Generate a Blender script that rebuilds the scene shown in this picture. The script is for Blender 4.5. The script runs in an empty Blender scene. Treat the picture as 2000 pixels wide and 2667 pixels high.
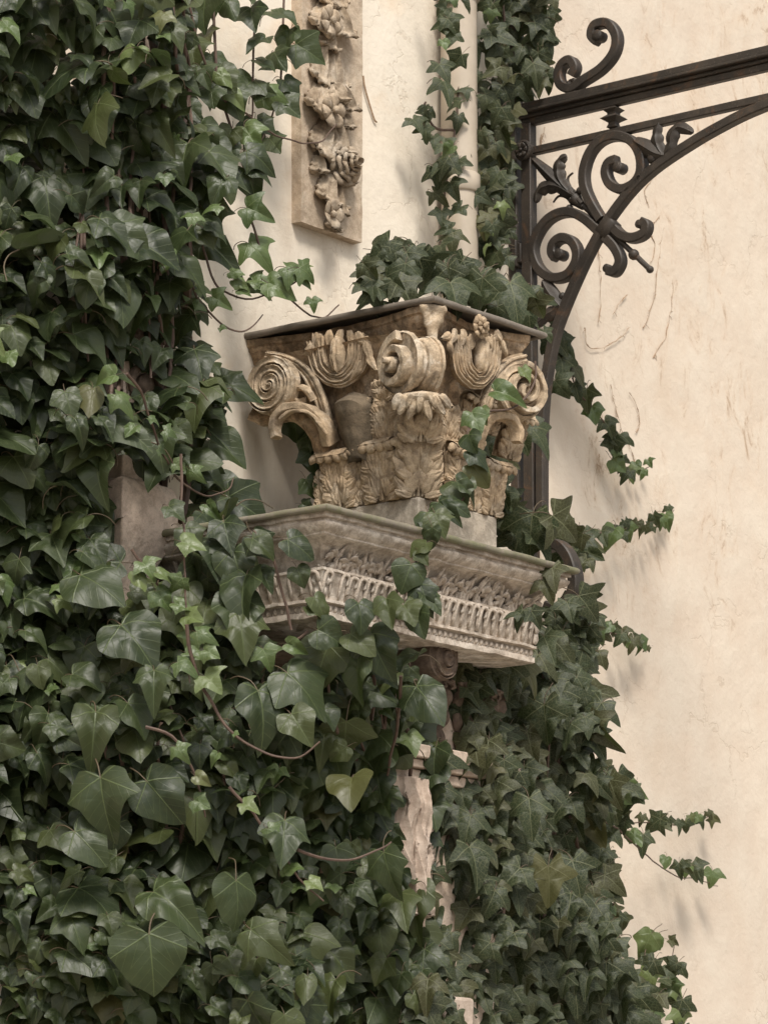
import bpy, bmesh, math, random
from mathutils import Vector as V, Matrix, noise
R = math.radians
rng = random.Random(7)
S = bpy.context.scene

# ------------------------------------------------------------------ camera, sky, sun, exposure
FPX, TH = 9500.0, R(38.0)                       # focal length in photo pixels (2000 wide), heading against the wall
PITCH = math.atan((3300 - 1333.5) / FPX)
HD = V((math.cos(TH), math.sin(TH), 0)); RT = V((math.sin(TH), -math.cos(TH), 0))
FW = HD * math.cos(PITCH) + V((0, 0, math.sin(PITCH))); UP = -HD * math.sin(PITCH) + V((0, 0, math.cos(PITCH)))
CAM = V((-7.3215, -5.5552, 1.6)); ZC = 4.0726
cd = bpy.data.cameras.new('camera'); co = bpy.data.objects.new('camera', cd); S.collection.objects.link(co)
co.location = CAM
co.rotation_euler = Matrix((RT, UP, -FW)).transposed().to_euler()
cd.sensor_fit = 'HORIZONTAL'; cd.sensor_width = 36; cd.lens = 36 * FPX / 2000; cd.clip_end = 500
cd.dof.use_dof = True; cd.dof.focus_distance = 9.6; cd.dof.aperture_fstop = 13
S.camera = co
W = bpy.data.worlds.new('World'); S.world = W; W.use_nodes = True
wn = W.node_tree; bg = wn.nodes['Background']
sky = wn.nodes.new('ShaderNodeTexSky'); sky.sky_type = 'NISHITA'; sky.sun_disc = False
SUN_AZ, SUN_EL = R(-128.0), R(52.0)             # azimuth of the sun seen from the scene, in the x-y plane
sky.sun_elevation = SUN_EL; sky.sun_rotation = math.pi / 2 - SUN_AZ
sky.air_density = 1.0; sky.dust_density = 3.0
hsv = wn.nodes.new('ShaderNodeHueSaturation'); hsv.inputs['Saturation'].default_value = 0.06
wn.links.new(sky.outputs[0], hsv.inputs['Color']); wn.links.new(hsv.outputs[0], bg.inputs[0])
bg.inputs[1].default_value = 0.072
sl = bpy.data.lights.new('sun', 'SUN'); so = bpy.data.objects.new('sun', sl); S.collection.objects.link(so)
sl.energy = 1.5; sl.angle = R(14); sl.color = (1.0, 0.93, 0.83)
sd = V((math.cos(SUN_EL) * math.cos(SUN_AZ), math.cos(SUN_EL) * math.sin(SUN_AZ), math.sin(SUN_EL)))
so.rotation_euler = sd.to_track_quat('Z', 'Y').to_euler(); so.location = sd * 20
S.view_settings.view_transform = 'Standard'; S.view_settings.look = 'None'; S.view_settings.gamma = 1
S.view_settings.exposure = 1.12
S.cycles.max_bounces = 5; S.cycles.diffuse_bounces = 3; S.cycles.glossy_bounces = 2; S.cycles.transmission_bounces = 2; S.cycles.caustics_reflective = False

# ------------------------------------------------------------------ from the photograph to the place
def ray(px, py): return RT * ((px - 1000) / FPX) - UP * ((py - 1333.5) / FPX) + FW
def onX(px, py, x): k = ray(px, py); return CAM + k * ((x - CAM.x) / k.x)
def onY(px, py, y): k = ray(px, py); return CAM + k * ((y - CAM.y) / k.y)
def atD(px, py, d): return CAM + ray(px, py) * d
YW = 0.64                                        # the plastered wall's face
MM = 0.001

# ------------------------------------------------------------------ materials
def nodes(name):
    m = bpy.data.materials.new(name); m.use_nodes = True
    nt = m.node_tree; b = nt.nodes['Principled BSDF']
    return m, nt, b
def N(nt, t, **k):
    n = nt.nodes.new(t)
    for a, v in k.items():
        if a in n.inputs: n.inputs[a].default_value = v
        else: setattr(n, a, v)
    return n
def L(nt, a, b): nt.links.new(a, b)
def ramp(nt, src, stops):
    r = nt.nodes.new('ShaderNodeValToRGB'); e = r.color_ramp.elements
    while len(e) < len(stops): e.new(0.5)
    for q, (p, c) in zip(e, stops):
        q.position = p; q.color = (c, c, c, 1) if isinstance(c, (int, float)) else (*c, 1)
    L(nt, src, r.inputs[0]); return r.outputs[0]
def mix(nt, f, a, b, mode='MIX'):
    n = nt.nodes.new('ShaderNodeMix'); n.data_type = 'RGBA'; n.blend_type = mode
    if isinstance(f, (int, float)): n.inputs[0].default_value = f
    else: L(nt, f, n.inputs[0])
    for i, c in ((6, a), (7, b)):
        if isinstance(c, tuple): n.inputs[i].default_value = (*c, 1)
        else: L(nt, c, n.inputs[i])
    return n.outputs[2]
def math_(nt, op, a, b=None, c=None):
    n = nt.nodes.new('ShaderNodeMath'); n.operation = op
    for i, q in enumerate((a, b, c)):
        if q is None: continue
        if isinstance(q, (int, float)): n.inputs[i].default_value = q
        else: L(nt, q, n.inputs[i])
    return n.outputs[0]
def noise_(nt, co, scale, detail=4, rough=0.55, stretch=None, dist=0.0):
    if stretch:
        mp = N(nt, 'ShaderNodeMapping'); mp.inputs['Scale'].default_value = stretch; L(nt, co, mp.inputs[0]); co = mp.outputs[0]
    n = N(nt, 'ShaderNodeTexNoise', Scale=scale, Detail=detail, Roughness=rough, Distortion=dist); L(nt, co, n.inputs['Vector'])
    return n.outputs[0]
def bump(nt, b, h, strength, dist):
    n = N(nt, 'ShaderNodeBump', Strength=strength, Distance=dist); L(nt, h, n.inputs['Height'])
    if b.inputs['Normal'].is_linked: L(nt, b.inputs['Normal'].links[0].from_socket, n.inputs['Normal'])
    L(nt, n.outputs[0], b.inputs['Normal'])

def stone(name, light, mid, dirt, dirt_amt=0.5, grain=1.0, pale=(0.55, 0.5, 0.42), pale_amt=0.3):
    m, nt, b = nodes(name); tc = N(nt, 'ShaderNodeTexCoord').outputs['Object']
    n1 = noise_(nt, tc, 5, 5, 0.6); n2 = noise_(nt, tc, 38, 6, 0.65); n3 = noise_(nt, tc, 230, 3, 0.6); n4 = noise_(nt, tc, 14, 8, 0.7, dist=0.6)
    c = mix(nt, ramp(nt, n1, [(0.35, 0.0), (0.65, 1.0)]), light, mid)
    c = mix(nt, ramp(nt, n4, [(0.50, 0.0), (0.62, pale_amt)]), c, pale)
    c = mix(nt, ramp(nt, n2, [(0.40, dirt_amt), (0.57, 0.0)]), c, dirt)
    c = mix(nt, ramp(nt, noise_(nt, tc, 9, 9, 0.72, dist=0.8), [(0.37, dirt_amt * 1.15), (0.49, 0.0)]), c, dirt)
    c = mix(nt, ramp(nt, n3, [(0.3, 0.35), (0.5, 0.0)]), c, dirt)
    L(nt, c, b.inputs['Base Color']); b.inputs['Roughness'].default_value = 0.93; b.inputs['Specular IOR Level'].default_value = 0.2
    bump(nt, b, n2, 0.55 * grain, 0.006); bump(nt, b, n3, 0.5 * grain, 0.0016)
    vo = N(nt, 'ShaderNodeTexVoronoi', Scale=150.0); L(nt, tc, vo.inputs['Vector'])
    bump(nt, b, ramp(nt, vo.outputs[0], [(0.1, 0.0), (0.3, 1.0)]), 0.18 * grain, 0.002)
    return m
M = {}
M['capital'] = stone('capital_stone', (0.53, 0.39, 0.26), (0.45, 0.30, 0.18), (0.11, 0.08, 0.053), 0.65, 1.2, (0.66, 0.57, 0.46), 0.45)
M['volute'] = stone('volute_stone', (0.57, 0.455, 0.325), (0.50, 0.38, 0.26), (0.15, 0.115, 0.08), 0.62, 1.1, (0.72, 0.65, 0.55), 0.65)
M['leafstone'] = stone('acanthus_stone', (0.55, 0.43, 0.30), (0.48, 0.35, 0.225), (0.13, 0.095, 0.064), 0.5, 1.1, (0.72, 0.64, 0.53), 0.4)
M['entab'] = stone('entablature_stone', (0.66, 0.585, 0.505), (0.59, 0.50, 0.415), (0.20, 0.155, 0.115), 0.55, 1.1, (0.70, 0.65, 0.58), 0.5)
M['plinth'] = stone('plinth_stone', (0.52, 0.455, 0.375), (0.47, 0.39, 0.305), (0.17, 0.145, 0.115), 0.45, 0.8)
M['panel'] = stone('panel_stone', (0.60, 0.50, 0.39), (0.54, 0.425, 0.315), (0.24, 0.175, 0.12), 0.35, 1.0)
M['relief'] = stone('relief_stone', (0.48, 0.40, 0.31), (0.43, 0.33, 0.23), (0.15, 0.11, 0.075), 0.55, 0.9, (0.56, 0.50, 0.42), 0.5)
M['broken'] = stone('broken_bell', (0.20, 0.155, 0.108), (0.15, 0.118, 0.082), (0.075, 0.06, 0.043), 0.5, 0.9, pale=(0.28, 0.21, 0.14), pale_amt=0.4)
M['pier'] = stone('pier_render', (0.70, 0.57, 0.47), (0.62, 0.49, 0.39), (0.27, 0.20, 0.15), 0.4, 1.1)
M['dark_relief'] = stone('brown_carving', (0.22, 0.165, 0.125), (0.17, 0.125, 0.095), (0.07, 0.052, 0.042), 0.5, 0.8, pale_amt=0.0)
M['statue'] = stone('pale_carving', (0.58, 0.485, 0.41), (0.52, 0.42, 0.345), (0.26, 0.19, 0.145), 0.35, 0.6, pale_amt=0.15)

def make_wall():
    m, nt, b = nodes('cream_plaster'); tc = N(nt, 'ShaderNodeTexCoord').outputs['Object']
    big = noise_(nt, tc, 1.5, 5, 0.6); med = noise_(nt, tc, 6, 6, 0.65); fine = noise_(nt, tc, 60, 4, 0.6); grain = noise_(nt, tc, 400, 2, 0.5)
    c = mix(nt, ramp(nt, big, [(0.35, 0.0), (0.65, 1.0)]), (0.78, 0.69, 0.57), (0.77, 0.70, 0.60))
    c = mix(nt, ramp(nt, med, [(0.5, 0.0), (0.72, 0.5)]), c, (0.80, 0.72, 0.60))
    # warm ochre patches
    c = mix(nt, ramp(nt, noise_(nt, tc, 3.1, 6, 0.6, dist=0.5), [(0.56, 0.0), (0.72, 0.42)]), c, (0.68, 0.48, 0.30))
    c = mix(nt, ramp(nt, noise_(nt, tc, 3.5, 7, 0.7, (1, 1, 0.35)), [(0.3, 0.4), (0.45, 0.0)]), c, (0.50, 0.40, 0.30))
    # rain streaks
    c = mix(nt, ramp(nt, noise_(nt, tc, 22, 5, 0.6, (1, 1, 0.10)), [(0.58, 0.0), (0.78, 0.22)]), c, (0.52, 0.40, 0.29))
    sep = N(nt, 'ShaderNodeSeparateXYZ'); L(nt, tc, sep.inputs[0])
    # old root scars: broken rusty vertical marks, on the part of the wall beyond the gate
    scar = noise_(nt, tc, 9, 12, 0.80, (1, 1, 0.5), dist=1.4)
    patch = ramp(nt, noise_(nt, tc, 2.4, 3, 0.5, (1.2, 1, 0.5)), [(0.42, 0.0), (0.56, 1.0)])
    far = ramp(nt, math_(nt, 'MULTIPLY_ADD', sep.outputs[0], 0.5, -0.5), [(0.05, 0.0), (0.22, 1.0)])
    c = mix(nt, math_(nt, 'MULTIPLY', far, 0.75), c, mix(nt, ramp(nt, med, [(0.35, 0.0), (0.65, 1.0)]), (0.62, 0.51, 0.41), (0.67, 0.58, 0.48)))
    hi = ramp(nt, math_(nt, 'MULTIPLY_ADD', sep.outputs[2], 0.5, -1.6), [(0.0, 0.12), (0.25, 1.0)])
    spots = ramp(nt, scar, [(0.575, 0.0), (0.62, 1.0)])
    f = math_(nt, 'MULTIPLY', math_(nt, 'MULTIPLY', spots, patch), math_(nt, 'MULTIPLY', far, hi))
    halo = math_(nt, 'MULTIPLY', math_(nt, 'MULTIPLY', ramp(nt, scar, [(0.50, 0.0), (0.68, 0.4)]), patch), math_(nt, 'MULTIPLY', far, hi))
    c = mix(nt, halo, c, (0.55, 0.36, 0.21)); c = mix(nt, math_(nt, 'MULTIPLY', f, 0.45), c, (0.26, 0.16, 0.095))
    # hairline cracks
    wob = N(nt, 'ShaderNodeVectorMath', operation='ADD'); L(nt, tc, wob.inputs[0])
    nz = N(nt, 'ShaderNodeTexNoise', Scale=7.0, Detail=6.0); L(nt, tc, nz.inputs['Vector'])
    scl = N(nt, 'ShaderNodeVectorMath', operation='SCALE'); scl.inputs['Scale'].default_value = 0.35; L(nt, nz.outputs[1], scl.inputs[0]); L(nt, scl.outputs[0], wob.inputs[1])
    vo = N(nt, 'ShaderNodeTexVoronoi', Scale=3.2, feature='DISTANCE_TO_EDGE'); L(nt, wob.outputs[0], vo.inputs['Vector'])
    cr = math_(nt, 'MULTIPLY', ramp(nt, vo.outputs[0], [(0.004, 1.0), (0.012, 0.0)]), ramp(nt, noise_(nt, tc, 2.7, 3), [(0.50, 0.0), (0.6, 1.0)]))
    c = mix(nt, math_(nt, 'MULTIPLY', cr, 0.22), c, (0.42, 0.31, 0.21))
    L(nt, c, b.inputs['Base Color']); b.inputs['Roughness'].default_value = 0.85; b.inputs['Specular IOR Level'].default_value = 0.25
    bump(nt, b, med, 0.4, 0.02); bump(nt, b, fine, 0.16, 0.004); bump(nt, b, grain, 0.12, 0.001); bump(nt, b, math_(nt, 'SUBTRACT', 1.0, cr), 0.3, 0.003)
    return m
M['wall'] = make_wall()

def make_iron():
    m, nt, b = nodes('painted_iron'); tc = N(nt, 'ShaderNodeTexCoord').outputs['Object']
    n1 = noise_(nt, tc, 30, 6, 0.65); n2 = noise_(nt, tc, 9, 5, 0.6); n3 = noise_(nt, tc, 260, 3, 0.6)
    c = mix(nt, ramp(nt, n2, [(0.35, 0.0), (0.7, 1.0)]), (0.026, 0.021, 0.017), (0.055, 0.043, 0.033))
    c = mix(nt, ramp(nt, n1, [(0.58, 0.0), (0.72, 0.6)]), c, (0.095, 0.07, 0.05))
    c = mix(nt, ramp(nt, noise_(nt, tc, 16, 8, 0.75, dist=0.7), [(0.55, 0.0), (0.66, 0.7)]), c, (0.105, 0.055, 0.028))
    c = mix(nt, ramp(nt, n3, [(0.62, 0.0), (0.72, 0.6)]), c, (0.26, 0.22, 0.18))
    L(nt, c, b.inputs['Base Color']); b.inputs['Roughness'].default_value = 0.55; b.inputs['Specular IOR Level'].default_value = 0.4
    bump(nt, b, n1, 0.25, 0.003); bump(nt, b, n3, 0.25, 0.0008)
    return m
M['iron'] = make_iron()
def make_lead():
    m, nt, b = nodes('sheet_metal'); tc = N(nt, 'ShaderNodeTexCoord').outputs['Object']
    n1 = noise_(nt, tc, 24, 6, 0.65); n2 = noise_(nt, tc, 7, 4, 0.6)
    c = mix(nt, ramp(nt, n1, [(0.35, 0.0), (0.7, 1.0)]), (0.15, 0.125, 0.10), (0.24, 0.205, 0.17))
    L(nt, c, b.inputs['Base Color']); b.inputs['Roughness'].default_value = 0.6; b.inputs['Metallic'].default_value = 0.15
    bump(nt, b, n1, 0.35, 0.004)
    return m
M['lead'] = make_lead()
def make_mossy():
    m, nt, b = nodes('mossy_sheet_metal'); tc = N(nt, 'ShaderNodeTexCoord').outputs['Object']
    n1 = noise_(nt, tc, 24, 6, 0.65); n2 = noise_(nt, tc, 8, 6, 0.7); n3 = noise_(nt, tc, 90, 4, 0.7)
    c = mix(nt, ramp(nt, n1, [(0.35, 0.0), (0.7, 1.0)]), (0.17, 0.145, 0.115), (0.25, 0.215, 0.17))
    c = mix(nt, ramp(nt, n2, [(0.44, 0.0), (0.58, 0.75)]), c, (0.13, 0.135, 0.065))
    c = mix(nt, ramp(nt, n3, [(0.5, 0.0), (0.62, 0.5)]), c, (0.20, 0.19, 0.10))
    L(nt, c, b.inputs['Base Color']); b.inputs['Roughness'].default_value = 0.85
    bump(nt, b, n3, 0.5, 0.003)
    return m
M['mossy'] = make_mossy()
def plain(name, c1, c2, rough, scale=20):
    m, nt, b = nodes(name); tc = N(nt, 'ShaderNodeTexCoord').outputs['Object']
    n1 = noise_(nt, tc, scale, 5, 0.6)
    L(nt, mix(nt, ramp(nt, n1, [(0.3, 0.0), (0.7, 1.0)]), c1, c2), b.inputs['Base Color']); b.inputs['Roughness'].default_value = rough
    bump(nt, b, n1, 0.3, 0.002)
    return m
M['pipe'] = plain('painted_pipe', (0.46, 0.39, 0.31), (0.56, 0.48, 0.385), 0.35, 14)
M['stem'] = plain('ivy_stem', (0.075, 0.045, 0.035), (0.13, 0.085, 0.06), 0.7, 60)
M['petiole'] = plain('ivy_petiole', (0.10, 0.085, 0.045), (0.10, 0.06, 0.04), 0.6, 60)
M['dry'] = plain('dry_tendril', (0.27, 0.175, 0.11), (0.42, 0.30, 0.20), 0.9, 60)
M['ground'] = plain('paving', (0.28, 0.25, 0.21), (0.36, 0.32, 0.27), 0.9, 3)

def make_leaf_mat(name, dark, mid, alt, vein, vein_amt, rough, web=0.0, spec=0.5):
    m, nt, b = nodes(name)
    uv = N(nt, 'ShaderNodeUVMap'); uv.uv_map = 'leaf'
    sep = N(nt, 'ShaderNodeSeparateXYZ'); L(nt, uv.outputs[0], sep.inputs[0]); x, y = sep.outputs[0], sep.outputs[1]
    th = math_(nt, 'ARCTAN2', x, y); r = math_(nt, 'SQRT', math_(nt, 'ADD', math_(nt, 'MULTIPLY', x, x), math_(nt, 'MULTIPLY', y, y)))
    pp = math_(nt, 'PINGPONG', th, R(30.0))
    q = math_(nt, 'MULTIPLY', r, math_(nt, 'COSINE', pp)); d = math_(nt, 'MULTIPLY', r, math_(nt, 'SINE', pp))
    wv = math_(nt, 'MULTIPLY_ADD', r, -0.010, 0.019)
    main = math_(nt, 'SUBTRACT', 1.0, math_(nt, 'SMOOTH_MIN', math_(nt, 'DIVIDE', d, wv), 1.0, 0.2)); main = math_(nt, 'MAXIMUM', main, 0.0)
    sec = math_(nt, 'PINGPONG', math_(nt, 'SUBTRACT', q, math_(nt, 'MULTIPLY', d, 1.15)), 0.085)
    sec = math_(nt, 'MULTIPLY', math_(nt, 'MAXIMUM', math_(nt, 'SUBTRACT', 1.0, math_(nt, 'DIVIDE', sec, 0.010)), 0.0), 0.38)
    v = math_(nt, 'MAXIMUM', main, sec)
    oi = N(nt, 'ShaderNodeObjectInfo'); at = N(nt, 'ShaderNodeAttribute'); at.attribute_name = 'rnd'
    rnd = math_(nt, 'FRACT', math_(nt, 'ADD', oi.outputs['Random'], at.outputs['Fac']))
    tc = N(nt, 'ShaderNodeTexCoord').outputs['Object']
    mott = noise_(nt, uv.outputs[0], 5, 4, 0.6)
    c = mix(nt, ramp(nt, rnd, [(0.0, 0.0), (0.45, 0.5), (0.9, 1.0)]), dark, mid)
    c = mix(nt, ramp(nt, math_(nt, 'FRACT', math_(nt, 'MULTIPLY', rnd, 7.31)), [(0.70, 0.0), (0.9, 0.9)]), c, alt)
    c = mix(nt, ramp(nt, mott, [(0.35, 0.0), (0.7, 0.35)]), c, alt)
    if web:
        vo = N(nt, 'ShaderNodeTexVoronoi', Scale=13.0, feature='DISTANCE_TO_EDGE'); L(nt, uv.outputs[0], vo.inputs['Vector'])
        wb = ramp(nt, vo.outputs[0], [(0.0, web), (0.09, 0.0)])
        c = mix(nt, wb, c, vein)
    c = mix(nt, math_(nt, 'MULTIPLY', v, vein_amt), c, vein)
    # brown nibbled spots on some leaves
    sp = ramp(nt, noise_(nt, uv.outputs[0], 9, 3, 0.5), [(0.69, 0.0), (0.75, 0.6)])
    c = mix(nt, sp, c, (0.10, 0.07, 0.035))
    c = mix(nt, ramp(nt, math_(nt, 'FRACT', math_(nt, 'MULTIPLY', rnd, 23.7)), [(0.984, 0.0), (0.990, 0.6)]), c, (0.11, 0.10, 0.035))
    geo = N(nt, 'ShaderNodeNewGeometry')
    c = mix(nt, math_(nt, 'MULTIPLY', geo.outputs['Backfacing'], 0.7), c, (0.085, 0.11, 0.06))
    L(nt, c, b.inputs['Base Color']); b.inputs['Roughness'].default_value = rough; b.inputs['Specular IOR Level'].default_value = spec
    rr = N(nt, 'ShaderNodeMapRange'); rr.inputs['To Min'].default_value = rough - 0.1; rr.inputs['To Max'].default_value = rough + 0.14
    L(nt, mott, rr.inputs['Value']); L(nt, rr.outputs[0], b.inputs['Roughness'])
    bump(nt, b, v, 0.35, 0.0025); bump(nt, b, noise_(nt, uv.outputs[0], 6, 2), 0.2, 0.006)
    tr = N(nt, 'ShaderNodeBsdfTranslucent'); L(nt, mix(nt, 0.5, c, (0.10, 0.16, 0.03)), tr.inputs['Color'])
    mx = N(nt, 'ShaderNodeMixShader'); mx.inputs[0].default_value = 0.16
    out = nt.nodes['Material Output']; L(nt, b.outputs[0], mx.inputs[1]); L(nt, tr.outputs[0], mx.inputs[2]); L(nt, mx.outputs[0], out.inputs[0])
    return m
M['ivy_big'] = make_leaf_mat('glossy_ivy_leaf', (0.013, 0.023, 0.009), (0.038, 0.054, 0.020), (0.060, 0.072, 0.024), (0.14, 0.18, 0.07), 0.6, 0.43, spec=0.42)
M['ivy_star'] = make_leaf_mat('veined_ivy_leaf', (0.014, 0.024, 0.011), (0.032, 0.046, 0.021), (0.054, 0.052, 0.022), (0.19, 0.20, 0.11), 0.75, 0.5, web=0.34, spec=0.32)
M['ivy_young'] = make_leaf_mat('young_ivy_leaf', (0.045, 0.075, 0.022), (0.085, 0.125, 0.040), (0.13, 0.165, 0.055), (0.21, 0.26, 0.12), 0.5, 0.40)

# ------------------------------------------------------------------ scene helpers
def link(o): S.collection.objects.link(o); return o
def thing(name, label, cat, loc, group=None):
    o = link(bpy.data.objects.new(name, None)); o.location = loc; o.empty_display_size = 0.05
    o['label'] = label; o['category'] = cat
    if group: o['group'] = group
    return o
def adopt(o, parent):
    if parent is None: return
    o.parent = parent
    if parent.type == 'EMPTY': o.matrix_parent_inverse = Matrix.Translation(-parent.location)
class MB:
    def __init__(s): s.v, s.f = [], []
    def add(s, vs, fs):
        n = len(s.v); s.v += [V(q) for q in vs]; s.f += [tuple(i + n for i in f) for f in fs]; return s
    def grid(s, fn, nu, nv, cu=False, cv=False):
        vs = [fn(i / (nu if cu else nu - 1), j / (nv if cv else nv - 1)) for i in range(nu) for j in range(nv)]
        fs = []
        for i in range(nu if cu else nu - 1):
            for j in range(nv if cv else nv - 1):
                a, b = i, (i + 1) % nu; c, d = j, (j + 1) % nv
                fs.append((a * nv + c, b * nv + c, b * nv + d, a * nv + d))
        return s.add(vs, fs)
    def box(s, a, b):
        (x0, y0, z0), (x1, y1, z1) = a, b
        vs = [(x, y, z) for x in (x0, x1) for y in (y0, y1) for z in (z0, z1)]
        return s.add(vs, [(0, 1, 3, 2), (4, 6, 7, 5), (0, 4, 5, 1), (2, 3, 7, 6), (0, 2, 6, 4), (1, 5, 7, 3)])
    def tube(s, pts, rad, sides=8, flat=None, caps=True, upv=None):
        """round (or, with flat=(a,b), rectangular-ish) bar along pts; rad number or list"""
        n = len(pts); rad = rad if isinstance(rad, (list, tuple)) else [rad] * n
        rings = []
        ref = upv
        for i, p in enumerate(pts):
            t = (pts[min(i + 1, n - 1)] - pts[max(i - 1, 0)]).normalized()
            if ref is None: ref = V((0, 0, 1)) if abs(t.z) < 0.9 else V((1, 0, 0))
            a = t.cross(ref)
            if a.length < 1e-5: a = t.orthogonal()
            a.normalize(); b = a.cross(t).normalized()
            if upv is None: ref = b
            rr = rad[i]
            if flat:                                            # chamfered rectangle: a = in-plane half, b = depth half
                fa, fb = flat; k = 0.25 * min(fa, fb)
                pr = [(fa, fb - k), (fa - k, fb), (-fa + k, fb), (-fa, fb - k), (-fa, -fb + k), (-fa + k, -fb), (fa - k, -fb), (fa, -fb + k)]
                rings.append([p + a * (x * rr) + b * (y * rr) for x, y in pr])
            else:
                rings.append([p + (a * math.cos(2 * math.pi * k / sides) + b * math.sin(2 * math.pi * k / sides)) * rr for k in range(sides)])
        m = len(rings[0]); vs = [q for r_ in rings for q in r_]; fs = []
        for i in range(n - 1):
            for k in range(m):
                fs.append((i * m + k, i * m + (k + 1) % m, (i + 1) * m + (k + 1) % m, (i + 1) * m + k))
        if caps: fs += [tuple(range(m))[::-1], tuple((n - 1) * m + k for k in range(m))]
        return s.add(vs, fs)
    def blob(s, c, ax, nu=12, nv=8):
        ax = [V(a) for a in ax]
        return s.grid(lambda u, v: c + ax[0] * (math.sin(math.pi * v) * math.cos(2 * math.pi * u)) + ax[1] * (math.sin(math.pi * v) * math.sin(2 * math.pi * u)) + ax[2] * math.cos(math.pi * v), nu, nv, cu=True)
    def weather(s, amp, scale, seed=0.0):
        for i, p in enumerate(s.v):
            q = p * scale + V((seed, seed, seed)); s.v[i] = p + noise.noise_vector(q) * amp + noise.noise_vector(q * 3.1) * (amp * 0.4)
        return s
    def mesh(s, name, mats, smooth=True, sharp=None):
        me = bpy.data.meshes.new(name); me.from_pydata(s.v, [], s.f); me.validate()
        for m in (mats if isinstance(mats, (list, tuple)) else [mats]): me.materials.append(M[m])
        bm = bmesh.new(); bm.from_mesh(me); bmesh.ops.remove_doubles(bm, verts=bm.verts, dist=1e-6); bmesh.ops.recalc_face_normals(bm, faces=bm.faces)
        if sharp is not None:
            for e in bm.edges:
                if len(e.link_faces) == 2 and e.calc_face_angle(0) > R(sharp): e.smooth = False
        bm.to_mesh(me); bm.free()
        me.polygons.foreach_set('use_smooth', [smooth] * len(me.polygons)); me.update()
        return me
    def build(s, name, mat, parent=None, smooth=True, sharp=35, solid=None, bevel=None):
        o = link(bpy.data.objects.new(name, s.mesh(name, mat, smooth, sharp))); adopt(o, parent)
        if solid:
            me = o.data; tot = sum(p.area * p.normal.dot(CAM - p.center) for p in me.polygons)
            if tot < 0: me.flip_normals()
        if solid: q = o.modifiers.new('thick', 'SOLIDIFY'); q.thickness = solid; q.offset = -1
        if bevel: q = o.modifiers.new('bevel', 'BEVEL'); q.width = bevel; q.segments = 2; q.limit_method = 'ANGLE'
        return o
def smooth_path(pts, sub=6, closed=False):
    out = []; n = len(pts)
    for i in range(n - 1):
        p0, p1, p2, p3 = pts[max(i - 1, 0)], pts[i], pts[i + 1], pts[min(i + 2, n - 1)]
        for k in range(sub):
            t = k / sub
            out.append(0.5 * ((2 * p1) + (p2 - p0) * t + (2 * p0 - 5 * p1 + 4 * p2 - p3) * t * t + (3 * p1 - p0 - 3 * p2 + p3) * t ** 3))
    out.append(pts[-1]); return out
def put(name, me, mat4, parent):
    o = link(bpy.data.objects.new(name, me)); o.matrix_basis = mat4; adopt(o, parent); return o
def lerp(a, b, t): return a + (b - a) * t
def sstep(a, b, x): t = min(max((x - a) / (b - a), 0), 1); return t * t * (3 - 2 * t)

# ------------------------------------------------------------------ ground and wall
g = MB(); g.add([(-60, -60, 0), (60, -60, 0), (60, 60, 0), (-60, 60, 0)], [(0, 1, 2, 3)])
o = g.build('ground', 'ground'); o['kind'] = 'structure'
wl = MB()
def wallf(u, v):
    x, z = lerp(-3.2, 7.0, u), lerp(0.0, 7.5, v)
    return V((x, YW + 0.012 * noise.noise(V((x * 0.9, 0, z * 0.9))) + 0.004 * noise.noise(V((x * 4, 3, z * 4))), z))
wl.grid(wallf, 205, 151); wl.box((-3.2, YW + 0.06, 0), (7.0, YW + 0.4, 7.5))
o = wl.build('plaster_wall', 'wall'); o['label'] = 'tall cream plastered wall with rusty streaks and hairline cracks behind the carved stonework'; o['category'] = 'wall'

# ------------------------------------------------------------------ acanthus, volutes, flowers
def acanthus_mb(origin, lat, out, height, width, lobes=4, lean=0.15, curl=3.3, s0=0.72, ns=46, nt=27, relief=0.012, seed=0, tipw=0.5, twist=0.0):
    """carved leaf rising from origin along +z, bending outwards and over at its top"""
    mb = MB(); up = V((0, 0, 1)); spine = []; o_, z_ = 0.0, 0.0; phi = lean; ds = height / (s0 * (ns - 1))
    for i in range(ns):
        s = i / (ns - 1); spine.append((o_, z_, phi))
        ph = lean if s < s0 else lean + (s - s0) / (1 - s0) * curl
        k = ds if s < s0 else ds * 0.62
        o_ += math.sin(ph) * k; z_ += math.cos(ph) * k; phi = ph
    def f(u, v):
        i = int(round(u * (ns - 1))); o2, z2, ph = spine[i]; t = v * 2 - 1; a = abs(t)
        lp = u * lobes + 0.18 * a; fr = lp - math.floor(lp); lob = math.sin(math.pi * fr) ** 0.7
        fing = abs(math.sin(math.pi * lp * 3.0))
        w = width * (0.62 + 0.38 * sstep(0, 0.5, u)) * lerp(1, tipw, sstep(s0 + 0.08, 1.0, u))
        w *= 1 - 0.34 * (1 - lob) * sstep(0.25, 0.8, a) - 0.07 * (1 - fing) * sstep(0.6, 1, a)
        h = relief * (0.35 + 0.9 * lob * math.sin(math.pi * min(a * 0.92 + 0.04, 1)) ** 0.8)
        h += relief * 0.75 * math.exp(-(t / 0.10) ** 2)
        h -= relief * 0.55 * math.exp(-((a - 0.2) / 0.06) ** 2)
        h -= relief * 1.0 * math.exp(-((a - 0.62) / 0.13) ** 2) * (1 - lob) ** 1.5
        h += relief * 0.22 * math.cos((a * 4.2 - u * 1.2) * math.pi * 2) * sstep(0.2, 0.5, a) * lob
        h -= relief * 0.8 * sstep(0.78, 1.0, a)
        p = origin + lat * (t * w + twist * u) + out * (o2 + math.cos(ph) * h) + up * (z2 - math.sin(ph) * h)
        return p + noise.noise_vector(p * 60 + V((seed, 0, 0))) * 0.0022
    mb.grid(f, ns, nt)
    return mb
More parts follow.
